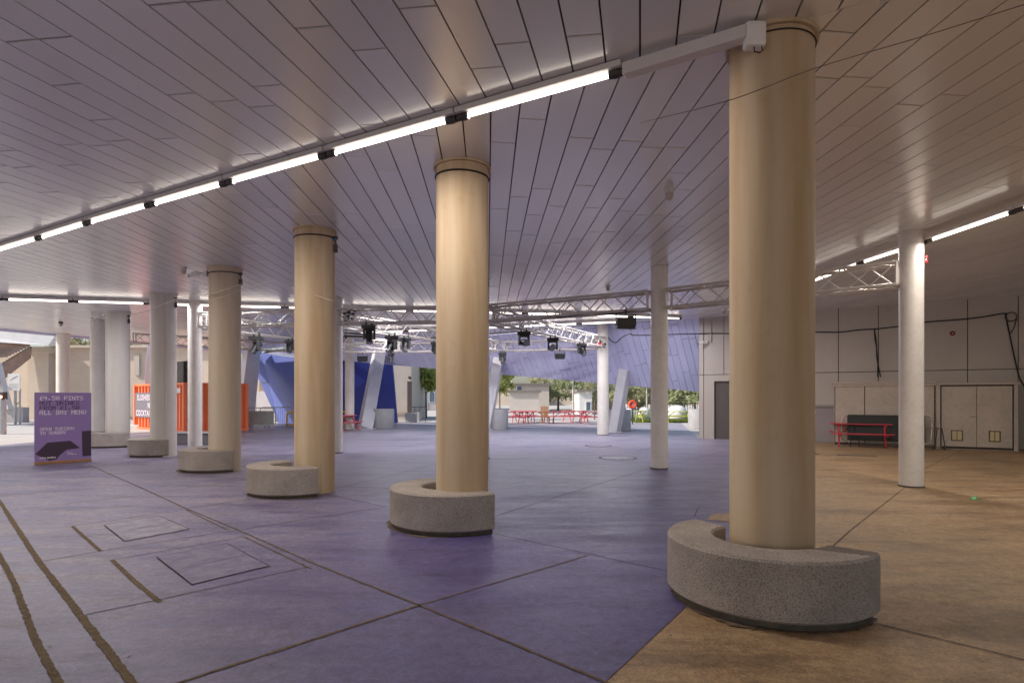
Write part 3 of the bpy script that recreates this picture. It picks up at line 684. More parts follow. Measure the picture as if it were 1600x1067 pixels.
cable('steel_wire',[at(208,492,14.2),at(232,485,14.0),at(280,466,13.6),at(330,459,12.5),at(377,444,12.55)],.008,'thin pale wire strung past the fourth and fifth cream columns','wirew',cat='wire')
cable('steel_wire',[at(330,470,12.45),at(420,440,11.3),at(462,452,10.0),at(520,470,9.6)],.003,'thin pale wire between the third and fourth cream columns','wirew',cat='wire')
def cctv(p,label,dx=-1):
    root=empty('security_camera',p,label,'security camera','white security cameras')
    MB().tube((0,0,0),(dx*.16,-.03,0),.022).box((0,0,0),(.06,.10,.12)).build('bracket',M['white'],root)
    rot=Matrix.Rotation(R(18)*dx,3,'Y'); b=MB().box((dx*.24,-.05,-.03),(.20,.09,.09),rot).build('body',M['white'],root,bevel=.015)
    MB().tube((dx*.335,-.05,-.03+.03*-1),(dx*.36,-.05,-.065),.035).build('lens',M['dark'],b)
cctv(Vector((-6.32-.36,12.85,4.32)),'white security camera on the top of the fourth cream column')
cctv(Vector((-13.1-.37,19.45,4.32)),'white security camera on the top of the last cream column')
cc=wallp(1104,534,.06); cctv(Vector(cc),'white security camera on an arm at the corner of the grey wall')

# ------------------------------------------------------------------ grey wall and what stands on it
root=empty('panelled_wall',(W0.x,W0.y,0),'tall grey panelled wall closing the right side, with dark panel joints','wall')
def L2(p): return Vector(p)-Vector((W0.x,W0.y,0))
wt=5.0; S_end=17.0
b=MB(); b.prism([L2(WP(0,0,-.05)),L2(WP(S_end,0,-.05)),L2(WP(S_end,wt,-.05)),L2(WP(0,wt,-.05))],(-WN.x*.3,-WN.y*.3,0)); b.build('backing',M['seam'],root)
seams=[ws(x) for x in (1092,1099.5,1131,1186,1246,1310,1372.5,1441,1512,1591)]+[ws(1591)+2.2,S_end]
zs=[0,wallp(1300,581).z,wt]; zs[1]=2.52
dl,dr=ws(1116),ws(1158)
pan=MB(); g=.012
for a,c in zip(seams[:-1],seams[1:]):
    for z0,z1 in zip(zs[:-1],zs[1:]):
        if z0==0 and c>dl and a<dr: 
            continue
        pan.prism([L2(WP(a+g,z0+(g if z0 else 0),-.05)),L2(WP(c-g,z0+(g if z0 else 0),-.05)),L2(WP(c-g,z1-g,-.05)),L2(WP(a+g,z1-g,-.05))],(WN.x*.05,WN.y*.05,0))
# doorway surround
pan.prism([L2(WP(seams[1]+g,0,-.05)),L2(WP(dl,0,-.05)),L2(WP(dl,zs[1]-g,-.05)),L2(WP(seams[1]+g,zs[1]-g,-.05))],(WN.x*.05,WN.y*.05,0))
pan.prism([L2(WP(dr,0,-.05)),L2(WP(seams[4]-g,0,-.05)),L2(WP(seams[4]-g,zs[1]-g,-.05)),L2(WP(dr,zs[1]-g,-.05))],(WN.x*.05,WN.y*.05,0))
pan.prism([L2(WP(dl+.001,2.28,-.05)),L2(WP(dr-.001,2.28,-.05)),L2(WP(dr-.001,zs[1]-g,-.05)),L2(WP(dl+.001,zs[1]-g,-.05))],(WN.x*.05,WN.y*.05,0))
pan.build('panels',M['wall'],root)
d_=MB().prism([L2(WP(dl+.03,0,-.045)),L2(WP(dr-.03,0,-.045)),L2(WP(dr-.03,2.25,-.045)),L2(WP(dl+.03,2.25,-.045))],(WN.x*.01,WN.y*.01,0)).build('door',M['recess'],root)
fm=MB()
for s0,s1,z0,z1 in ((dl-.05,dl,0,2.30),(dr,dr+.05,0,2.30),(dl,dr,2.26,2.30)):
    fm.prism([L2(WP(s0,z0,.002)),L2(WP(s1,z0,.002)),L2(WP(s1,z1,.002)),L2(WP(s0,z1,.002))],(WN.x*.03,WN.y*.03,0))
fm.build('door_frame',M['wall'],d_)
h0,h1=ws(1240),ws(1303)
hz=wallp(1285,637).z
hd=MB().prism([L2(WP(h0,.02,.002)),L2(WP(h1,.02,.002)),L2(WP(h1,hz,.002)),L2(WP(h0,hz,.002))],(WN.x*.04,WN.y*.04,0)).build('lower_door',M['walldoor'],root)
MB().prism([L2(WP(h0,hz+.03,.002)),L2(WP(h1,hz+.03,.002)),L2(WP(h1,hz+.10,.002)),L2(WP(h0,hz+.10,.002))],(WN.x*.08,WN.y*.08,0)).build('lintel',M['walldoor'],hd)
k=L2(wallp(1273.5,644,.07)); MB().tube(k,k+Vector((WN.x*.05,WN.y*.05,0)),.035).build('handle',M['white'],hd)
q=L2(wallp(1111,500,.03)); q2=L2(wallp(1111,535,.03)); MB().tube(q,q2,.018).build('conduit',M['wall'],root)
# cabinets
def cabinet(pxl,pxr,d,ztop,label,kind,name='storage_cabinet'):
    s0=ws(pxl,d);s1=ws(pxr,d); o=WP((s0+s1)/2,0.008,0); rt=empty(name,o,label,'cabinet','metal cabinets against the grey wall')
    loc=lambda s,z,dd: WP(s,z,dd)-o
    def slab(s_0,s_1,z0,z1,d0,d1): return [loc(s_0,z0,d0),loc(s_1,z0,d0),loc(s_1,z1,d0),loc(s_0,z1,d0)],(WN.x*(d1-d0),WN.y*(d1-d0),0)
    MB().prism(*slab(s0,s1,.0,ztop-.06,.02,d-.03)).build('carcass',M['cab'],rt,bevel=.01)
    MB().prism(*slab(s0-.05,s1+.05,ztop-.062,ztop,.01,d+.05)).build('top_cap',M['cab'],rt,bevel=.012)
    MB().prism(*slab(s0+.015,s1-.015,.02,ztop-.07,d-.0305,d-.0265)).build('shadow_gap',M['seam'],rt)
    if kind==0:
        e=[s0+.03,ws(1351,d),ws(1440,d),s1-.03]
        for a,c in zip(e[:-1],e[1:]):
            MB().prism(*slab(a+.012,c-.012,.10,ztop-.16,d-.031,d)).build('side_panel',M['cab'],rt,bevel=.004)
        MB().prism(*slab(s0,s1,ztop-.15,ztop-.064,d-.028,d+.02)).build('fascia',M['cab'],rt,bevel=.004)
    else:
        m_=ws(1526,d)
        MB().prism(*slab(s0,s0+.10,.0,ztop-.064,d-.028,d+.03)).build('frame_post',M['cab'],rt,bevel=.006); MB().prism(*slab(s1-.10,s1,.0,ztop-.064,d-.028,d+.03)).build('frame_post',M['cab'],rt,bevel=.006)
        for n_,(a,c) in enumerate(((s0+.13,m_),(m_,s1-.13))):
            dr_=MB().prism(*slab(a+.006,c-.006,.09,ztop-.11,d-.029,d+.012)).build('door',M['cab'],rt,bevel=.005)
            hs=a+.03 if n_==0 else c-.03
            for z in (.32,1.06,ztop-.32):
                MB().prism(*slab(min(hs,hs+.16*(1 if n_==0 else -1)),max(hs,hs+.16*(1 if n_==0 else -1)),z-.012,z+.012,d+.013,d+.025)).tube(loc(hs,z-.05,d+.03),loc(hs,z+.05,d+.03),.016).build('hinge',M['galv'],dr_)
            vs0=(1486,1504)[0] if n_==0 else 1545; vs1=1504 if n_==0 else 1563
            a0,a1=ws(vs0,d),ws(vs1,d)
            vt=MB().prism(*slab(a0,a1,.27,.60,d+.013,d+.03)).build('vent_frame',M['seam'],dr_)
            mm=(a0+a1)/2
            MB().prism(*slab(a0+.025,mm-.008,.295,.575,d+.031,d+.036)).prism(*slab(mm+.008,a1-.025,.295,.575,d+.031,d+.036)).build('vent_plate',M['brass'],vt)
        kk=loc(m_-.05,1.03,d+.02); MB().tube(kk,kk+Vector((WN.x*.06,WN.y*.06,0)),.02).tube(kk+Vector((WN.x*.06,WN.y*.06,0)),kk+Vector((WN.x*.06-WU.x*.14,WN.y*.06-WU.y*.14,0)),.014).build('handle',M['galv'],rt)
cabinet(1303,1462,.95,1.6+.027*20.2,'wide grey-brown cabinet with an overhanging top behind the red picnic table',0)
cabinet(1463,1591,1.0,1.6+.0272*17.6,'double-door grey-brown cabinet with two small brass vents low down',1)
# cables on the wall
def wl(*pp,d=.03): return [wallp(x,y,d) for x,y in pp]
cable('power_cable',[Vector((cF[0]+.22,cF[1]-.1,at(948,527,25.5).z))]+[at(956,533,25.2),at(963,535,25),at(972,527,24.8),at(984,522,24.4),at(1000,524,24)]+wl((1015,526),d=.5)[:0]+[wallp(x,y,.03) for x,y in ((1108,521),(1180,522),(1270,519),(1310,519),(1345,515),(1367,514),(1395,511),(1420,508),(1450,503),(1490,500),(1530,496),(1565,490),(1573,490))],.021,'black cable looping from the outer column and along the grey wall')
cable('power_cable',wl((1366,514),(1369,535),(1370,558),(1373,575),(1376,589)),.017,'black cable hanging down the wall to the wide cabinet top')
cable('power_cable',wl((1366,514),(1367,530),(1371,556),(1371,589),d=.05),.013,'thinner black cable beside the one dropping to the wide cabinet')
cable('power_cable',wl((1571,490),(1577,520),(1585,558),(1593,590),(1600,602),(1612,618)),.021,'black cable slanting down past the double-door cabinet')
lp=wallp(1580,495,.05); lo_=[lp+Vector((WU.x*.14*math.cos(t),WU.y*.14*math.cos(t),.14*math.sin(t))) for t in [2*math.pi*i/14 for i in range(15)]]+[wallp(1585,510,.05),wallp(1579,521,.05)]
cable('cable_loop',lo_,.016,'coiled loop of black cable high on the grey wall',sub=2)
p=wallp(1488,521,.0); root=empty('alarm_bell',p,'small dark red alarm bell on the grey wall','alarm bell'); 
Mb=Matrix.Translation((0,0,0))@Vector((WN.x,WN.y,0)).to_track_quat('Z','Y').to_matrix().to_4x4()
MB().lathe([(.075,0),(.075,.03),(.05,.055),(.02,.06)],20,Mb).build('gong',M['bellred'],root,smooth=40); MB().lathe([(.02,.06),(.02,.075)],12,Mb).build('boss',M['brass'],root)

# red picnic table
def picnic(name,loc,rz,label,group,mt,Lt=1.75,detail=True):
    root=empty(name,loc,label,'picnic table',group,rz)
    top=MB()
    for k in range(5): top.box((0,-.30+.15*k,.735),(Lt,.14,.035))
    top.build('tabletop',mt,root,bevel=.005 if detail else 0)
    for s in (-1,1):
        b=MB()
        for k in range(2): b.box((0,s*(.62+.135*k),.43),(Lt,.125,.035))
        b.build('bench_seat',mt,root,bevel=.005 if detail else 0)
    for x in (-Lt/2+.22,Lt/2-.22):
        for s in (-1,1):
            p0=Vector((x,s*.66,0));p1=Vector((x,s*.22,.715)); d=p1-p0
            MB().box((p0+p1)/2,(.045,.09,d.length),d.to_track_quat('Z','X').to_matrix()@Matrix.Rotation(R(90),3,'Z')).build('leg',mt,root)
        MB().box((x+.046,0,.39),(.04,1.46,.085)).build('seat_rail',mt,root); MB().box((x+.046,0,.685),(.04,.68,.07)).build('top_rail',mt,root)
        sg=1 if x<0 else -1
        p0=Vector((x+.05*sg,0,.40));p1=Vector((x+.48*sg,0,.71)); d=p1-p0
        MB().box((p0+p1)/2,(.04,.07,d.length),d.to_track_quat('Z','X').to_matrix()).build('brace',mt,root)
    return root
pa=G(1313,700); pb=G(1394,704)
ang=math.atan2(WU.y,WU.x)
pc=G(1353,698); picnic('picnic_table',Vector((pc.x+.02,pc.y+.35,.006)),ang+R(4),'bright red picnic table in front of the wide grey cabinet','red picnic tables',M['red'],1.75)
# folded table with black top on its edge
c=WP((ws(1322,1.25)+ws(1448,1.25))/2,.006,1.22); root=empty('folded_table',c,'black-topped folding table standing on edge behind the red picnic table','folded table',rz=ang)
MB().box((0,0,.62),(2.15,.04,.85),Matrix.Rotation(R(-6),3,'X')).build('tabletop',mat('table_black',(.012,.013,.014),rough=.5),root,bevel=.006)
for s in (-1,1):
    MB().path([(s*1.05,-.05,.12),(s*1.22,-.05,.2),(s*1.24,-.05,.5),(s*1.24,-.05,.85),(s*1.20,-.05,.98),(s*1.05,-.05,1.03)],.018,8).build('end_rail',M['chrome'],root,smooth=60)
for s in (-.86,1.42):
    MB().path([(s-.14,-.30,0),(s-.06,-.18,.66),(s+.06,-.18,.66),(s+.14,-.30,0)],.016,7).path([(s-.14,-.30,.016),(s-.14,.15,.016)],.014,6).path([(s+.14,-.30,.016),(s+.14,.15,.016)],.014,6).build('leg_frame',M['black'],root,smooth=60)
MB().path([(-1.05,-.05,.07),(1.5,-.05,.07)],.014,6).path([(1.05,-.05,.66),(1.45,-.17,.66)],.014,6).build('stretcher',M['chrome'],root)
# floor plates, litter
for px,py,sx,sy,l in ((1338,712,.95,.16,'long dark drain plate in the tan floor in front of the red picnic table'),(1268,709,.40,.34,'dark drain plate beside the nearest cream column, far off on the tan floor')):
    p=G(px,py); root=empty('drain_plate',(p.x,p.y,.006),l,'drain plate','dark drain plates in the tan floor',ang); MB().box((0,0,.004),(sx,sy,.008)).build('frame',M['dark'],root)
    b=MB()
    for k in range(int(sx/.05)): b.box((-sx/2+.03+.05*k,0,.010),(.022,sy-.04,.006))
    b.build('grate',M['rust'],root)
p=G(1523,781); o=MB().add([(-.05,-.03,0),(.0,-.045,.02),(.06,-.02,.01),(.05,.03,.03),(-.01,.04,.012),(-.05,.02,.035),(0,0,.05)],[(0,1,6),(1,2,6),(2,3,6),(3,4,6),(4,5,6),(5,0,6)]).build('crumpled_wrapper',M['green'],fix=False); o.location=(p.x,p.y,.006); tag(o,'crumpled green wrapper lying on the tan floor','wrapper',kind='thing')
# string of amber bulbs on a dark post at the picture edge
p=G(1612,712); root=empty('lit_post',(p.x,p.y,.004),'dark post with a string of glowing amber bulbs past the double-door cabinet','lit post')
MB().box((.1,0,1.1),(.30,.3,2.2)).build('post',M['dark'],root,bevel=.02)
for k,z in enumerate((.62,.76,.93,1.07,1.22,1.36)): MB().lathe([(.004,-.03),(.026,-.012),(.028,.01),(.012,.03)],10,Matrix.Translation((-.16-.03*(k%2),-.17,z))).build('bulb',M['bulb'],root,smooth=60)

# soil gathered round the seat feet
so_=MB()
for c,rr,a0,a1 in (((2.07,4.76),.745,-240,-42),((-.73,7.54),.78,-238,-50),((-3.66,10.05),.77,-236,-47),((-6.58,13.2),.76,-232,-42)):
    n=120; vs=[];w_=.05
    for i in range(n+1):
        a=R(a0+(a1-a0)*i/n); w_=max(.015,min(.10,w_+random.gauss(0,.012))); vs += [(c[0]+(rr-.03)*math.cos(a),c[1]+(rr-.03)*math.sin(a),.0125),(c[0]+(rr+w_)*math.cos(a),c[1]+(rr+w_)*math.sin(a),.0125)]
    so_.add(vs,[(2*i,2*i+1,2*i+3,2*i+2) for i in range(n)])
o=so_.build('floor_dirt',mat('foot_dirt',(.19,.125,.075),(.085,.065,.06),scale=16,rough=.95,bump=.5,bscale=120),fix=False); tag(o,kind='structure')
# fine debris on the floor
db=MB()
for _ in range(420):
    q=random.random()
    if q<.30:
        a=R(random.uniform(-240,-40)); c=random.choice([(2.07,4.76,.80),(-.73,7.54,.83),(-3.66,10.05,.82)]); r=c[2]+abs(random.gauss(0,.06)); x=c[0]+r*math.cos(a);y=c[1]+r*math.sin(a)
    elif q<.7: x=random.uniform(-3,4.5);y=random.uniform(3,9)
    else: x=random.uniform(-8,8);y=random.uniform(4,15)
    s=random.uniform(.003,.011); a=random.uniform(0,6)
    v=[(x+s*math.cos(a+t)*random.uniform(.6,1.3),y+s*math.sin(a+t)*random.uniform(.6,1.3),.013+random.uniform(0,.006)) for t in (0,1.6,3.1,4.7)]
    db.add(v,[(0,1,2,3)])
o=db.build('debris',mat('dry_bits',(.24,.17,.09),(.10,.07,.04),scale=3,rough=.9),fix=False); tag(o,kind='stuff')

# ------------------------------------------------------------------ purple sign board
GLY={'£':'00110 01001 01000 11110 01000 01000 11111','4':'10010 10010 10010 11111 00010 00010 00010','.':'00000 00000 00000 00000 00000 01100 01100','5':'11111 10000 11110 00001 00001 10001 01110','0':'01110 10001 10011 10101 11001 10001 01110',
'1':'00100 01100 00100 00100 00100 00100 11111','P':'11110 10001 10001 11110 10000 10000 10000','I':'11111 00100 00100 00100 00100 00100 11111','N':'10001 11001 11001 10101 10011 10011 10001','T':'11111 10101 00100 00100 00100 00100 01110','S':'01111 10000 10000 01110 00001 00001 11110',
'H':'10001 10001 10001 11111 10001 10001 10001','O':'01110 10001 10001 10001 10001 10001 01110','D':'11110 01001 01001 01001 01001 01001 11110','R':'11110 10001 10001 11110 10100 10010 10001','K':'10001 10010 10100 11000 10100 10010 10001','F':'11111 10000 10000 11110 10000 10000 10000',
'M':'10001 11011 10101 10101 10001 10001 10001','A':'01110 10001 10001 11111 10001 10001 10001','L':'11000 01000 01000 01000 01000 01001 11111','Y':'10001 10001 01010 00100 00100 00100 01110','E':'11111 10000 10000 11110 10000 10000 11111','U':'10001 10001 10001 10001 10001 10001 01110','Z':'11111 00001 00010 00100 01000 10000 11111'}
def pixtext(txt,x0,ztop,hh,wch,y,mb):
    px=hh/7; pw=wch/6.0
    for k,ch in enumerate(txt):
        if ch==' ': continue
        for r_,row in enumerate(GLY[ch].split()):
            c0=None
            for c_ in range(6):
                onn = c_<5 and row[c_]=='1'
                if onn and c0 is None: c0=c_
                if not onn and c0 is not None:
                    xa=x0+k*wch+c0*pw-pw*.12; xb=x0+k*wch+c_*pw+pw*.12; za=ztop-r_*px+px*.02; zb=ztop-(r_+1)*px-px*.02
                    mb.add([(xa,y,zb),(xb,y,zb),(xb,y,za),(xa,y,za)],[(0,1,2,3)]); c0=None
def font_mesh(txt,size,name,m,parent,loc,bold=0,rot=(R(90),0,0),align='LEFT',spacing=1.0):
    cu=bpy.data.curves.new(name,'FONT'); cu.body=txt; cu.size=size; cu.offset=bold; cu.align_x=align; cu.space_character=spacing; cu.extrude=.001
    t=bpy.data.objects.new('tmp_text',cu); COL.objects.link(t); dg=bpy.context.evaluated_depsgraph_get(); me=bpy.data.meshes.new_from_object(t.evaluated_get(dg)); bpy.data.objects.remove(t)
    me.materials.clear(); me.materials.append(m); o=bpy.data.objects.new(name,me); COL.objects.link(o); o.parent=parent; o.location=loc; o.rotation_euler=rot; return o
sl_=G(54,727); sr_=G(143,721); wv=(sr_-sl_); SW=wv.length; sa=math.atan2(wv.y,wv.x)
root=empty('sign_board',(sl_.x,sl_.y,.008),'freestanding purple menu board with blocky lettering and a timber foot','sign board',rz=sa)
tilt=empty  # board leans back slightly
rotb=Matrix.Rotation(R(-2.0),3,'X'); HB=1.66
MB().box((SW/2,.03,.07+HB/2),(SW,.035,HB)).build('panel',M['purple'],root,bevel=.004)
MB().box((SW/2,.02,.035),(SW,.07,.06)).build('foot_rail',M['wood'],root,bevel=.006)
MB().box((SW*.12,.30,.02),(.05,.6,.04)).box((SW*.88,.30,.02),(.05,.6,.04)).tube((SW*.12,.06,.9),(SW*.12,.55,.05),.02).tube((SW*.88,.06,.9),(SW*.88,.55,.05),.02).build('rear_stay',M['wood'],root)
yf=.0105; u=SW/720.; z=lambda py:.07+HB*(1-(py-115)/(940-115))
X=lambda px:(px-195)*u*1.0
lt=MB(); pixtext('£4.50 PINTS',X(256),z(158),.098,SW*.0705,yf,lt); pixtext('ALL DAY MENU',X(256),z(330),.105,SW*.0690,yf,lt)
pixtext('OPEN TUESDAY',X(262),z(535),.075,SW*.0505,yf,lt); pixtext('TO SUNDAY',X(262),z(582),.075,SW*.0505,yf,lt); lt.build('pale_lettering',M['inklight'],root,fix=False)
dk=MB(); pixtext('HOT DRINKS',X(256),z(218),.098,SW*.0705,yf,dk); pixtext('FROM £1.50',X(256),z(278),.098,SW*.0705,yf,dk); dk.build('dark_lettering',M['inkdark'],root,fix=False)
gr=MB(); poly=[(205,845),(350,715),(640,705),(765,800),(590,815),(500,880),(465,925),(370,935),(330,905),(235,865)]
gr.sheet([(X(a),yf+.001,z(b)) for a,b in poly]); gr.sheet([(X(a),yf+.001,z(b)) for a,b in ((787,592),(912,588),(912,903),(797,905))]); gr.build('dark_shapes',M['inkdark'],root,fix=False)
font_mesh('aviva studios',.062,'footer_lettering',M['inklight'],root,(X(255),yf-.004,z(905)),bold=.002)
font_mesh('Factory\nInternational',.036,'credit_lettering',M['inklight'],root,(X(600),yf-.004,z(858)),bold=.001)

# ------------------------------------------------------------------ orange container, speaker, low block
CL=Vector((-.764,.645)); CS=Vector((.645,.764)); C0=Vector((-15.0,26.95))
root=empty('shipping_container',(C0.x,C0.y,0),'orange corrugated shipping container used as a drinks bar, with grey sign','container')
def cp(l,s,z): p=CL*l+CS*s; return Vector((p.x,p.y,z))
LC,SC,HC=6.4,2.85,2.32
def corr(p_of,length,n,dep,mb,z0,z1):
    pitch=length/n; prev=[]
    prof=[(0,0),(.32,0),(.45,1),(.87,1),(1,0)]
    xs=[]
    for k in range(n):
        for t,dv in prof[:-1]: xs.append(((k+t)*pitch,dv*dep))
    xs.append((length,0))
    vs=[p_of(a,d,z0) for a,d in xs]+[p_of(a,d,z1) for a,d in xs]; m_=len(xs)
    mb.add(vs,[(i,i+1,m_+i+1,m_+i) for i in range(m_-1)])
body=MB(); corr(lambda a,d,z:cp(.08+a,-.0+d,z),LC-.16,14,.09,body,.12,HC-.1); corr(lambda a,d,z:cp(0+d,.08+a,z),SC-.16,6,.09,body,.12,HC-.1)
body.prism([cp(.10,.10,.05),cp(LC-.10,.10,.05),cp(LC-.10,SC-.10,.05),cp(.10,SC-.10,.05)],(0,0,HC-.12)); body.build('body',M['orange'],root)
frm=MB()
for l,s in ((0,0),(LC,0),(0,SC),(LC,SC)): frm.box(cp(l,s,HC/2),(.16,.16,HC),Matrix.Rotation(math.atan2(CL.y,CL.x),3,'Z'))
for z_ in (.06,HC-.05):
    for a,b in (((0,0),(LC,0)),((0,0),(0,SC)),((LC,0),(LC,SC)),((0,SC),(LC,SC))):
        pa_,pb_=cp(*a,z_),cp(*b,z_); frm.box((pa_+pb_)/2,((pb_-pa_).length-.17,.11,.11),(pb_-pa_).to_track_quat('X','Z').to_matrix())
frm.build('frame',M['orange'],root,bevel=.01)
n_=-CS; sg=MB(); z0_,z1_=.62,1.88
sg.prism([cp(1.2,-.03,z0_),cp(LC-.12,-.03,z0_),cp(LC-.12,-.03,z1_),cp(1.2,-.03,z1_)],(n_.x*.03,n_.y*.03,0)); sgo=sg.build('sign_panel',M['greysign'],root)
ra=math.atan2(-CL.y,-CL.x)
for txt,zz,st in (('SLUSHIES',1.50,LC-.45),('N',1.10,LC-1.95),('COCKTAILS',.70,LC-.30)):
    o=font_mesh(txt,.40,'sign_lettering',M['inklight'],sgo,cp(st,-.068,zz),bold=.008,rot=(R(90),0,ra),spacing=1.12)
MB().box(cp(.55,-.07,1.95),(.55,.04,.22),Matrix.Rotation(ra,3,'Z')).build('notice',M['white'],root)
p=at(286,597.5,27.6); root=empty('loudspeaker_stack',(p.x+.2,p.y+.2,HC+.01),'dark grey loudspeaker stack standing on the orange container','loudspeaker',rz=ra)
MB().box((-.30,0,.5),(.80,.6,1.02)).build('cabinet',mat('speaker_grey',(.10,.095,.10),(.07,.065,.07),scale=4,rough=.6),root,bevel=.01); MB().box((.24,.05,.5),(.26,.5,1.04)).build('side_case',M['dark'],root,bevel=.01); MB().box((-.30,-.306,.5),(.70,.01,.9)).build('grille',M['dark'],root)
pl=G(236,699); pr=G(350,697)
root=empty('low_stage_block',((pl.x+pr.x)/2,20.1,.008),'low dark grey block in front of the orange container, behind the seats','stage block')
MB().box((0,.35,.2),(pr.x-pl.x,.7,.38)).build('block',mat('block_grey',(.16,.14,.15),(.12,.105,.115),scale=3,rough=.7),root,bevel=.012); MB().box((0,.34,.402),(pr.x-pl.x+.05,.76,.03)).build('lid',M['drum'],root,bevel=.006)

# ------------------------------------------------------------------ barriers, hoops, blue wall, beige building
def barrier(loc,rz,label,sheeted):
    root=empty('crowd_barrier',loc,label,'crowd barrier','grey steel crowd barriers',rz); w_=1.75
    MB().path([(-w_/2,0,.18),(-w_/2,0,.95),(-w_/2+.06,0,1.06),(-w_/2+.16,0,1.1),(w_/2-.16,0,1.1),(w_/2-.06,0,1.06),(w_/2,0,.95),(w_/2,0,.18),(-w_/2,0,.18)],.024,8).build('frame',M['galv'],root,smooth=60)
    b=MB()
    for k in range(1,15): b.tube((-w_/2+w_*k/15,0,.18),(-w_/2+w_*k/15,0,1.1),.010,n=5)
    b.build('bars',M['galv'],root)
    for x in (-.55,.55): MB().path([(x,-.32,0),(x,-.1,.2),(x,.1,.2),(x,.32,0)],.02,6).build('foot',M['galv'],root,smooth=60)
    if sheeted: MB().box((0,-.03,.58),(w_-.1,.012,.72)).build('grey_sheet',mat('sheet_grey',(.42,.42,.40),(.36,.36,.35),scale=3,rough=.7),root)
p=G(402,671); barrier((p.x,p.y,.008),R(6),'grey crowd barrier filled in with a grey sheet beside the orange container',True)
p=G(421,669); barrier((p.x+.2,p.y+.5,.008),R(38),'open-barred grey crowd barrier set at an angle before the blue wall',False)
for px,py,l in ((454,666,'yellow hoop at the foot of the blue wall, left of the third cream column'),(536,665,'yellow hoop half hidden beside the slim white column'),(571,664,'yellow hoop behind the leaning post')):
    p=G(px,py); root=empty('cycle_hoop',(p.x,p.y,.008),l,'cycle hoop','yellow cycle hoops',R(12)); MB().path([(-.19,0,0),(-.19,0,.68),(-.15,0,.76),(-.08,0,.79),(.08,0,.79),(.15,0,.76),(.19,0,.68),(.19,0,0)],.058,8).build('hoop',M['yellow'],root,smooth=60); MB().box((0,0,.06),(.38,.06,.06)).build('base_bar',M['yellow'],root)
root=empty('blue_wall',(-14,37,0),'angular glossy dark blue wall panels under the far edge of the ceiling','wall')
bl=Vector((-14,37,0))
def BP(px,py,Y): return at(px,py,Y)-bl
l_=[BP(408,552,38.4),BP(402,588,38.2),BP(436,661.5,37.4),BP(474,664,35.2),BP(474,560,36.2)]
r_=[BP(474,560,36.2),BP(474,664,35.2),BP(621,661,37.8),BP(613,566,38.3)]
MB().prism(l_,(0,.25,0)).build('side_facet',M['bluesky'],root); MB().prism(r_,(0,.25,0)).build('front_facet',M['blue'],root)
def onp(poly,px,py):
    n=(poly[1]-poly[0]).cross(poly[2]-poly[0]); r=Vector(ray(px,py)); o_=Vector((0,0,H)); t=((poly[0]+bl-o_).dot(n))/r.dot(n); return o_+r*t-bl
sm=MB()
for poly,ss in ((l_,(((418,554),(441,640)),((452,560),(462,600)),((408,597),(474,597)))),(r_,(((474,597),(617,599)),((530,563),(533,662))))):
    for a,b_ in ss: sm.tube(onp(poly,*a)+Vector((0,-.01,0)),onp(poly,*b_)+Vector((0,-.01,0)),.022,n=5)
sm.build('seams',M['recess'],root)
root=empty('beige_building',(-11,46,0),'plain beige building end wall with a tall dark door slot','building')
MB().box((0,0,2.2),(7.6,8,4.4)).build('wall',M['beige'],root)
p=at(640,620,41.98)-Vector((-11,46,0)); MB().box((p.x,p.y-.01,1.45),(.32,.06,2.7)).build('door_slot',M['recess'],root); 
MB().tube((p.x-.05,p.y-.12,3.1),(p.x+.12,p.y-.12,3.0),.09).build('wall_lamp',M['dark'],root)
MB().box((p.x-1.3,p.y-.05,.55),(2.2,.06,.06)).build('rail',M['rust'],root)
def building(name,px0,px1,pytop,Y,dep,m,label,win=(),roof=None):
    a=at(px0,pytop,Y);b_=at(px1,pytop,Y); root=empty(name,((a.x+b_.x)/2,Y,0),label,'building')
    wd=b_.x-a.x; MB().box((0,dep/2,a.z/2),(wd,dep,a.z)).build('wall',m,root)
    MB().box((0,dep/2,a.z+.12),(wd+.5,dep+.5,.24)).build('roof',M[roof or 'roofd'],root)
    for x0,y0,x1,y1 in win:
        q0=at(x0,y0,Y);q1=at(x1,y1,Y); cxx=(q0.x+q1.x)/2-(a.x+b_.x)/2; f=MB().box((cxx,-.03,(q0.z+q1.z)/2),(abs(q1.x-q0.x)+.14,.06,abs(q1.z-q0.z)+.14)).build('window',M['white'],root); MB().box((cxx,-.065,(q0.z+q1.z)/2),(abs(q1.x-q0.x),.02,abs(q1.z-q0.z))).build('pane',M['glassb'],f)
building('low_building',798,858,602,70,12,M['beige'],'low beige building with one blue window beyond the red tables',[(808,604,815,611)])
building('boundary_shed',796,842,613,62,5,mat('shed_grey',(.62,.56,.51),(.56,.51,.46),scale=.6,rough=.8),'flat-roofed pale shed in front of the low beige building')
building('brick_building',916,962,590,80,12,M['brick'],'pinkish brick building behind the outer truss-corner column',[(922,600,926,608),(934,600,938,608)])
building('office_building',560,700,540,75,14,mat('office_wall',(.44,.41,.42),(.38,.36,.37),scale=.5,rough=.7),'grey office block with white-framed windows behind the round-crowned tree',[(649,614,656,632),(659,614,668,638),(671,613,679,628),(649,590,656,605),(664,590,672,605)])
building('white_building',905,925,612,58,6,M['white'],'small white building with dark shutters behind the right red tables',[(916,628,922,641)])
building('stone_mill',985,1160,560,130,20,M['brickfar'],'long pale stone mill far behind the riverside trees',[(x,585,x+4,595) for x in range(995,1090,12)])
building('stone_block',690,800,560,125,20,M['brickfar'],'pale stone block far behind the leaning post',[(x,585,x+4,595) for x in range(700,795,12)])
building('far_terrace',840,930,565,140,20,M['brickfar'],'pale terrace far behind the riverside tree tops')
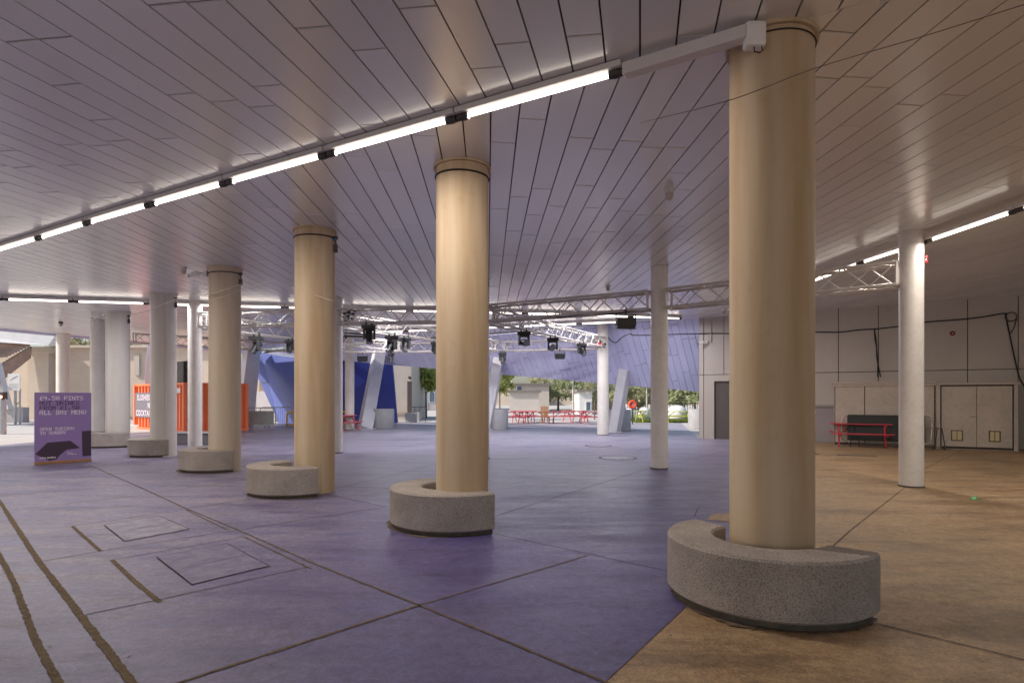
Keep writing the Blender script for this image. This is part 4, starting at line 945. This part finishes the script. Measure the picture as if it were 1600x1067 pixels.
# railing by the river
def railing(px0,px1,py,Y,label):
    a=at(px0,py,Y);b_=at(px1,py,Y); root=empty('metal_railing',((a.x+b_.x)/2,Y,0),label,'railing','dark railings by the river'); wd=b_.x-a.x; h=1.15
    MB().box((0,0,h),(wd,.06,.06)).build('top_rail',M['dark'],root); MB().box((0,0,.18),(wd,.05,.05)).build('bottom_rail',M['dark'],root); b=MB()
    for k in range(int(wd/.22)): b.box((-wd/2+.11+.22*k,0,h/2+.05),(.035,.035,h-.15))
    b.build('bars',M['dark'],root)
railing(975,1130,640,52,'dark metal railing behind the white pods')
p0=at(648,637,40)
root=empty('handrail',(p0.x,40,0),'thin grey handrail beside the grey concrete blocks','handrail'); wd=20*40/F
MB().path([(-wd*.3,0,1.0),(wd*.9,0,1.0)],.025,6).build('rail',M['dark'],root)
for x in (0,wd*.4,wd*.85): MB().tube((x,0,0),(x,0,1.0),.022).build('upright',M['dark'],root)

# grass, tables, pods
o=MB().sheet([(8.0,38.3,.006),(26,38.3,.006),(30,50,.006),(8.6,50,.006)]).build('lawn',M['grass']); tag(o,kind='structure')
gb=MB()
for _ in range(5000):
    x=random.uniform(8.1,16);y=random.uniform(38.3,44); s=random.uniform(.01,.03);hh=random.uniform(.05,.14); a=random.uniform(0,3.1)
    gb.add([(x-s*math.cos(a),y-s*math.sin(a),.006),(x+s*math.cos(a),y+s*math.sin(a),.006),(x+random.uniform(-.04,.04),y,.006+hh)],[(0,1,2)])
o=gb.build('grass',M['grass'],fix=False); tag(o,kind='stuff')
tabs=[(799,662,15,'end one by the pale drum'),(818,659,-12,'set back behind the end one'),(838,661,8,'second along from the pale drum'),(880,661,-6,'right of the wooden chair'),(899,659,20,'set back, right of the wooden chair'),(926,662,4,'last one, against the outer column')]
for px,py,a,l in tabs:
    p=G(px,py); picnic('picnic_table',(p.x,p.y,.0),R(a),'pale red picnic table in the far row, '+l,'faded red picnic tables in the sun',M['redf'],1.7,False)
p=G(538,674); picnic('picnic_table',(p.x-.35,p.y+.5,.008),R(70),'pale red picnic table mostly behind the third cream column','faded red picnic tables in the sun',M['redf'],1.7,False)
for px,py,a,l in ((1016,660,10,'lime green picnic table left of the slim column, on the lawn edge'),(1062,661,-8,'lime green picnic table in front of the big white pod')):
    p=G(px,py); picnic('picnic_table',(p.x,p.y+.6,.006),R(a),l,'lime picnic tables on the lawn',M['lime'],1.7,False)
p=G(852,662); root=empty('wooden_chair',(p.x,p.y,0),'brown wooden slatted chair between the pale red tables','chair',rz=R(165))
MB().box((0,0,.45),(.5,.48,.05)).build('seat',M['wood'],root); 
b=MB()
for k in range(5): b.box((-.2+.1*k,.24,.78),(.075,.03,.62))
b.build('backrest',M['wood'],root)
for x in (-.21,.21):
    for y in (-.2,.2): MB().box((x,y,.21),(.05,.05,.43)).build('leg',M['wood'],root)
def pod(px,py,wpx,hpx,label):
    Y=46.0; p=at(px,py,Y); r=wpx/2*Y/F; h=hpx*Y/F
    root=empty('garden_pod',(p.x,Y,.006),label,'garden pod','white rounded pods on the lawn')
    MB().lathe([(r*.9,0),(r,.25*h),(r*.97,.5*h),(r*.8,.78*h),(r*.45,.96*h),(.05,h)],28).build('shell',M['white'],root,smooth=60); MB().lathe([(r*.93,0),(r*.95,.06)],28).build('rim',M['drum'],root)
pod(983,652,17,16,'small white pod beside the orange lifebuoy'); pod(1007,652,20,18,'white pod left of the slim column'); pod(1058,654,32,21,'largest white pod, right of the slim column'); pod(1084,650,22,14,'white pod next to the grey wall corner')
# lifebuoy on post
p=at(988,632,36); root=empty('lifebuoy_post',(p.x,36,0),'orange lifebuoy on a thin post beyond the outer column','lifebuoy')
MB().tube((0,0,0),(0,0,1.5),.04).build('post',M['dark'],root)
nb=18; mb=MB(); mb.path([(.20*math.cos(t),-.06,1.22+.20*math.sin(t)) for t in [2*math.pi*i/nb for i in range(nb+1)]],.075,8); mb.build('ring',M['lifebuoy'],root,smooth=60)
MB().box((0,-.05,1.22),(.34,.03,.34)).build('back_board',M['lifebuoy'],root); MB().box((.02,-.072,1.22),(.07,.01,.22),Matrix.Rotation(R(30),3,'Y')).build('white_mark',M['white'],root)

# trees
def tree(name,label,base,th,crowns,leafm,trunkm='bark',n=1800,ls=.16,tr=.09,group='trees beyond the ceiling edge'):
    base=Vector(base); root=empty(name,base,label,'tree',group)
    mb=MB(); top=Vector((random.uniform(-.1,.1),0,th)); mb.tube((0,0,0),top,tr,tr*.55,n=8)
    for c,rad in crowns:
        c=Vector(c); mb.tube(top*random.uniform(.75,.98),c+Vector((0,0,-rad[2]*.2)),tr*.4,tr*.12,n=6)
        for _ in range(4):
            e=c+Vector((random.uniform(-.6,.6)*rad[0],random.uniform(-.6,.6)*rad[1],random.uniform(-.2,.6)*rad[2])); mb.tube(c+Vector((0,0,-rad[2]*.3)),e,tr*.18,tr*.05,n=5)
    mb.build('trunk',M[trunkm],root,smooth=60)
    lf=MB(); tot=sum(r[0]*r[1]*r[2] for _,r in crowns)
    for c,rad in crowns:
        m_=int(n*rad[0]*rad[1]*rad[2]/tot); cl=[]
        for _ in range(max(6,m_//45)):
            while True:
                q=Vector((random.uniform(-1,1),random.uniform(-1,1),random.uniform(-1,1)))
                if q.length<1: break
            cl.append(q)
        for _ in range(m_):
            q=random.choice(cl)+Vector((random.gauss(0,.16),random.gauss(0,.16),random.gauss(0,.14)))
            p=Vector(c)+Vector((q.x*rad[0],q.y*rad[1],q.z*rad[2])); s=ls*random.uniform(.6,1.3)
            u_=Vector((random.gauss(0,1),random.gauss(0,1),random.gauss(0,1))).normalized(); v_=u_.orthogonal().normalized()
            lf.add([p-u_*s,p+v_*s*.5,p+u_*s,p-v_*s*.5],[(0,1,2,3)])
    lf.build('crown',M[leafm],root,fix=False)
p=G(780,655); tree('young_tree','young yellow-green tree with a thin trunk right of the second cream column',(at(781,640,43).x,43,0),2.2,[((.1,0,3.3),(1.25,1.0,1.3)),((.5,.2,2.7),(.9,.8,.8))],'leafy',n=1500,ls=.13,tr=.06)
tree('round_tree','round yellow-green tree before the grey office block, left of the second cream column',(at(666,640,47).x,47,0),2.1,[((0,0,3.7),(1.35,1.15,1.5)),((.5,0,3.0),(.95,1,.95))],'leafy',n=2600,ls=.15,tr=.08)
tree('birch_tree','slim white-trunked birch behind the pale red tables',(at(896,640,50).x,50,0),5.0,[((.2,0,4.6),(1.8,1.2,1.9)),((-1,.3,4.2),(1.3,1,1.1))],'leafg','birch',n=1500,ls=.14,tr=.10)
tree('young_tree','thin young tree just left of the outer truss-corner column',(at(929,640,44).x,44,0),2.0,[((0,0,3.2),(.9,.8,1.2))],'leafo',n=700,ls=.12,tr=.06)
tree('birch_tree','slim white-trunked birch left of the lifebuoy slim column',(at(1011,640,49).x,49,0),4.0,[((.2,0,4.0),(1.6,1.2,1.6))],'leafg','birch',n=1000,ls=.14,tr=.08)
k=0
names=['broad green tree behind the low beige building','bushy green tree over the shed roof edge','bushy tree behind the birch','olive tree behind the outer column','green tree over the lifebuoy','green tree right of the lifebuoy','green tree behind the slim column gap','olive tree behind the largest white pod','green tree next to the grey wall corner','green tree hidden mostly by the grey wall corner']
for px,Y,rr,hh in ((872,78,3.4,3.4),(850,88,3,4.2),(905,74,2.6,3.0),(942,78,2.8,2.9),(985,66,2.4,2.6),(1005,70,2.6,2.9),(1035,66,2.6,2.4),(1060,70,2.6,2.6),(1086,64,2.5,2.4),(1112,70,2.6,2.6)):
    m_=['leafg','leafo','leafg'][k%3]
    tree('riverside_tree',names[k],(at(px,640,Y).x,Y,0),hh*.6,[((0,0,hh),(rr,rr*.8,hh*.62)),((rr*.5,0,hh*.7),(rr*.7,rr*.6,hh*.5)),((-rr*.5,0,hh*.8),(rr*.7,rr*.6,hh*.45))],m_,n=1150,ls=.24,tr=.16); k+=1

# ------------------------------------------------------------------ left: viaduct, bridge, notices
VY=45.0
root=empty('brick_viaduct',(-29,VY,0),'long pale brick viaduct wall with greenery along its top, beyond the open side','viaduct')
vl=Vector((-29,VY,0))
def VB(px0,px1,py,dep=4,y0=0): 
    a=at(px0,py,VY+y0);b_=at(px1,py,VY+y0); return (Vector(((a.x+b_.x)/2,VY+y0+dep/2,a.z/2))-vl),(b_.x-a.x,dep,a.z)
m_=MB(); m_.box(*VB(74,98,552)); m_.box(*VB(98.2,330,544)); m_.box(*VB(330.2,405,556)); m_.build('wall',M['brick'],root)
mp_=MB(); mp_.box(*VB(44,76,552,5,-.6)); mp_.box(*VB(-120,44,548,5,.4)); mp_.build('pier',M['brickfar'],root,bevel=.03)
c_,s_=VB(42,78,541,5.4,-.8); MB().box((c_.x,c_.y,s_[2]-.28),(s_[0],5.4,.5)).build('pier_cap',M['brickfar'],root,bevel=.05)
MB().box((at(215,600,VY).x+29,-.08,at(0,570,VY).z),(8*VY/F,.1,1.6)).build('blind_recess',M['beige'],root)
c_,s_=VB(98,330,544); MB().box((c_.x,-.1,s_[2]+.1),(s_[0],.5,.2)).build('coping',M['brickfar'],root,bevel=.02)
def shrub(px,py,Y,rad,label,n=500,m='leafo'):
    p=at(px,py,Y); root=empty('shrub',p,label,'shrub','shrubs on and before the viaduct'); lf=MB()
    cl=[Vector((random.uniform(-1,1),random.uniform(-1,1),random.uniform(-.2,1))) for _ in range(14)]
    for _ in range(n):
        q=random.choice(cl)+Vector((random.gauss(0,.2),random.gauss(0,.2),random.gauss(0,.2))); p_=Vector((q.x*rad[0],q.y*rad[1],q.z*rad[2])); s=.12*random.uniform(.6,1.4); u_=Vector((random.gauss(0,1),random.gauss(0,1),random.gauss(0,1))).normalized(); v_=u_.orthogonal().normalized(); lf.add([p_-u_*s,p_+v_*s*.5,p_+u_*s,p_-v_*s*.5],[(0,1,2,3)])
    lf.build('foliage',M[m],root,fix=False); mb=MB()
    for _ in range(7): mb.tube((0,0,-.3),(random.uniform(-.7,.7)*rad[0],random.uniform(-.7,.7)*rad[1],rad[2]*.7),.03,.01,n=5)
    mb.build('stems',M['bark'],root)
shrub(86,551,VY+1,(1.0,.8,1.2),'green shrub on the viaduct top beside the pale pier',700); shrub(130,543,VY+1,(.9,.8,.8),'olive shrub on the viaduct top right of the sunlit column',500,'leafo'); shrub(13,655,41,(.45,.4,.9),'green shrub behind the grey bollard and low wall',400,'leafg'); shrub(190,543,VY+1.5,(1.5,.8,.7),'low shrub on the viaduct top behind the last cream column',500)
# steel bridge
root=empty('steel_bridge',(-36,38,0),'old steel bridge deck with white edge girder crossing the far left corner','bridge'); bo=Vector((-36,38,0))
g0=[at(-140,508,40),at(92,516,42),at(90,533,42),at(75,540,41.5),at(-140,525,39)]
MB().prism([q-bo for q in g0],(0,.5,0)).build('edge_girder',M['white'],root)
rb=MB()
for k in range(8):
    a=at(-120,531+5.2*k*.8,39.5-k*1.0)-bo; b_=at(46-5.5*k,540+2.2*k,42-k*.4)-bo; rb.box((a+b_)/2,((b_-a).length,.35,.22),(b_-a).to_track_quat('X','Z').to_matrix())
rb.build('deck_ribs',M['rust'],root)
MB().prism([q-bo for q in (at(-140,510,41),at(70,535,43.5),at(70,536,43.5),at(-140,512,41))],(0,1.5,.3)).build('deck',M['roofd'],root)
a0,a1=at(-60,618,30)-bo,at(46,545,43)-bo
gd=MB(); gd.prism([at(-60,606,34)-bo,at(46,541,43)-bo,at(44,559,43)-bo,at(-60,640,34)-bo],(0,.25,0)); gdo=gd.build('plate_girder',M['rust'],root)
rv=MB()
for k in range(26):
    t=k/25
    for A_,B_ in (((-60,608),(46,543)),((-60,637),(44,557))):
        q=at(A_[0]+(B_[0]-A_[0])*t,A_[1]+(B_[1]-A_[1])*t,33.93+9*t)-bo; rv.box(q,(.16,.12,.14))
rv.build('rivets',M['dark'],gdo)
# notice on post, traffic bollard, low wall, white awning
p=at(24,600,36); root=empty('notice_board',(p.x,36,0),'white notice board on a grey post before the viaduct','notice board')
MB().tube((0,0,0),(0,0,3.1),.07).tube((.28,0,0),(.28,0,2.2),.05).build('post',M['galv'],root)
pn=MB().box((0,-.1,at(24,597,36).z),(19*36/F,.04,26*36/F)).build('panel',M['white'],root,bevel=.01)
ln=MB(); zz=at(24,597,36).z
for k in range(4): ln.box((0,-.125,zz-.12-.09*k),(.58-.08*(k%2),.006,.025))
ln.box((-.02,-.125,zz+.22),(.5,.006,.05),Matrix.Rotation(R(-28),3,'Y')); ln.box((.08,-.125,zz+.30),(.4,.006,.03),Matrix.Rotation(R(-28),3,'Y')); ln.build('printed_lines',M['galv'],pn)
p=at(4,684,26); root=empty('signal_bollard',(p.x,26,0),'grey bollard with a glowing orange lamp by the road','bollard')
MB().lathe([(.14,0),(.14,1.55),(.12,1.62)],20).build('post',M['galv'],root,smooth=40); MB().box((0,0,1.70),(.26,.24,.34)).build('lamp_head',M['dark'],root,bevel=.02); MB().tube((0.04,-.12,1.66),(0.04,-.15,1.66),.06).build('lamp',M['amber'],root)
a=at(-60,660,40);b_=at(60,660,40); o=MB().box((0,0,.5),(b_.x-a.x,.5,1.0)).build('low_wall',M['drum'],bevel=.03); o.location=((a.x+b_.x)/2,39,0); tag(o,'low pale wall between the road and the viaduct','wall',kind='thing')
a=at(142,667,30);b_=at(216,666,30); o=MB().box((0,0,.1),(b_.x-a.x,.4,.2)).build('kerb_block',M['white'],bevel=.02); o.location=((a.x+b_.x)/2,31,0); tag(o,'white kerb block behind the last cream column','kerb block',kind='thing')
root=empty('white_awning',(at(2,600,38).x-.3,38,0),'white fabric awning draped at the left edge under the bridge','awning')
MB().prism([(-1.6,0,2.0),(-1.2,0,3.9),(.0,0,3.9),(.3,0,2.6),(.75,0,.9),(.2,0,.9),(-.6,0,1.4)],(0,.4,0)).build('canvas',M['white'],root); MB().tube((-.2,.2,0),(-.2,.2,3.9),.05).build('pole',M['galv'],root)
p=at(407,660,40); root=empty('arched_cover',(p.x,40,0),'white arched cover behind the crowd barriers, left of the blue wall','cover')
MB().prism([(-.55,0,0),(-.5,0,1.7),(-.35,0,2.0),(.1,0,2.1),(.6,0,1.9),(.95,0,1.5),(1.0,0,0)],(0,1.6,0)).build('canvas',M['white'],root); MB().tube((-.5,-.04,0),(-.5,-.04,1.75),.03).build('edge_pole',M['galv'],root)
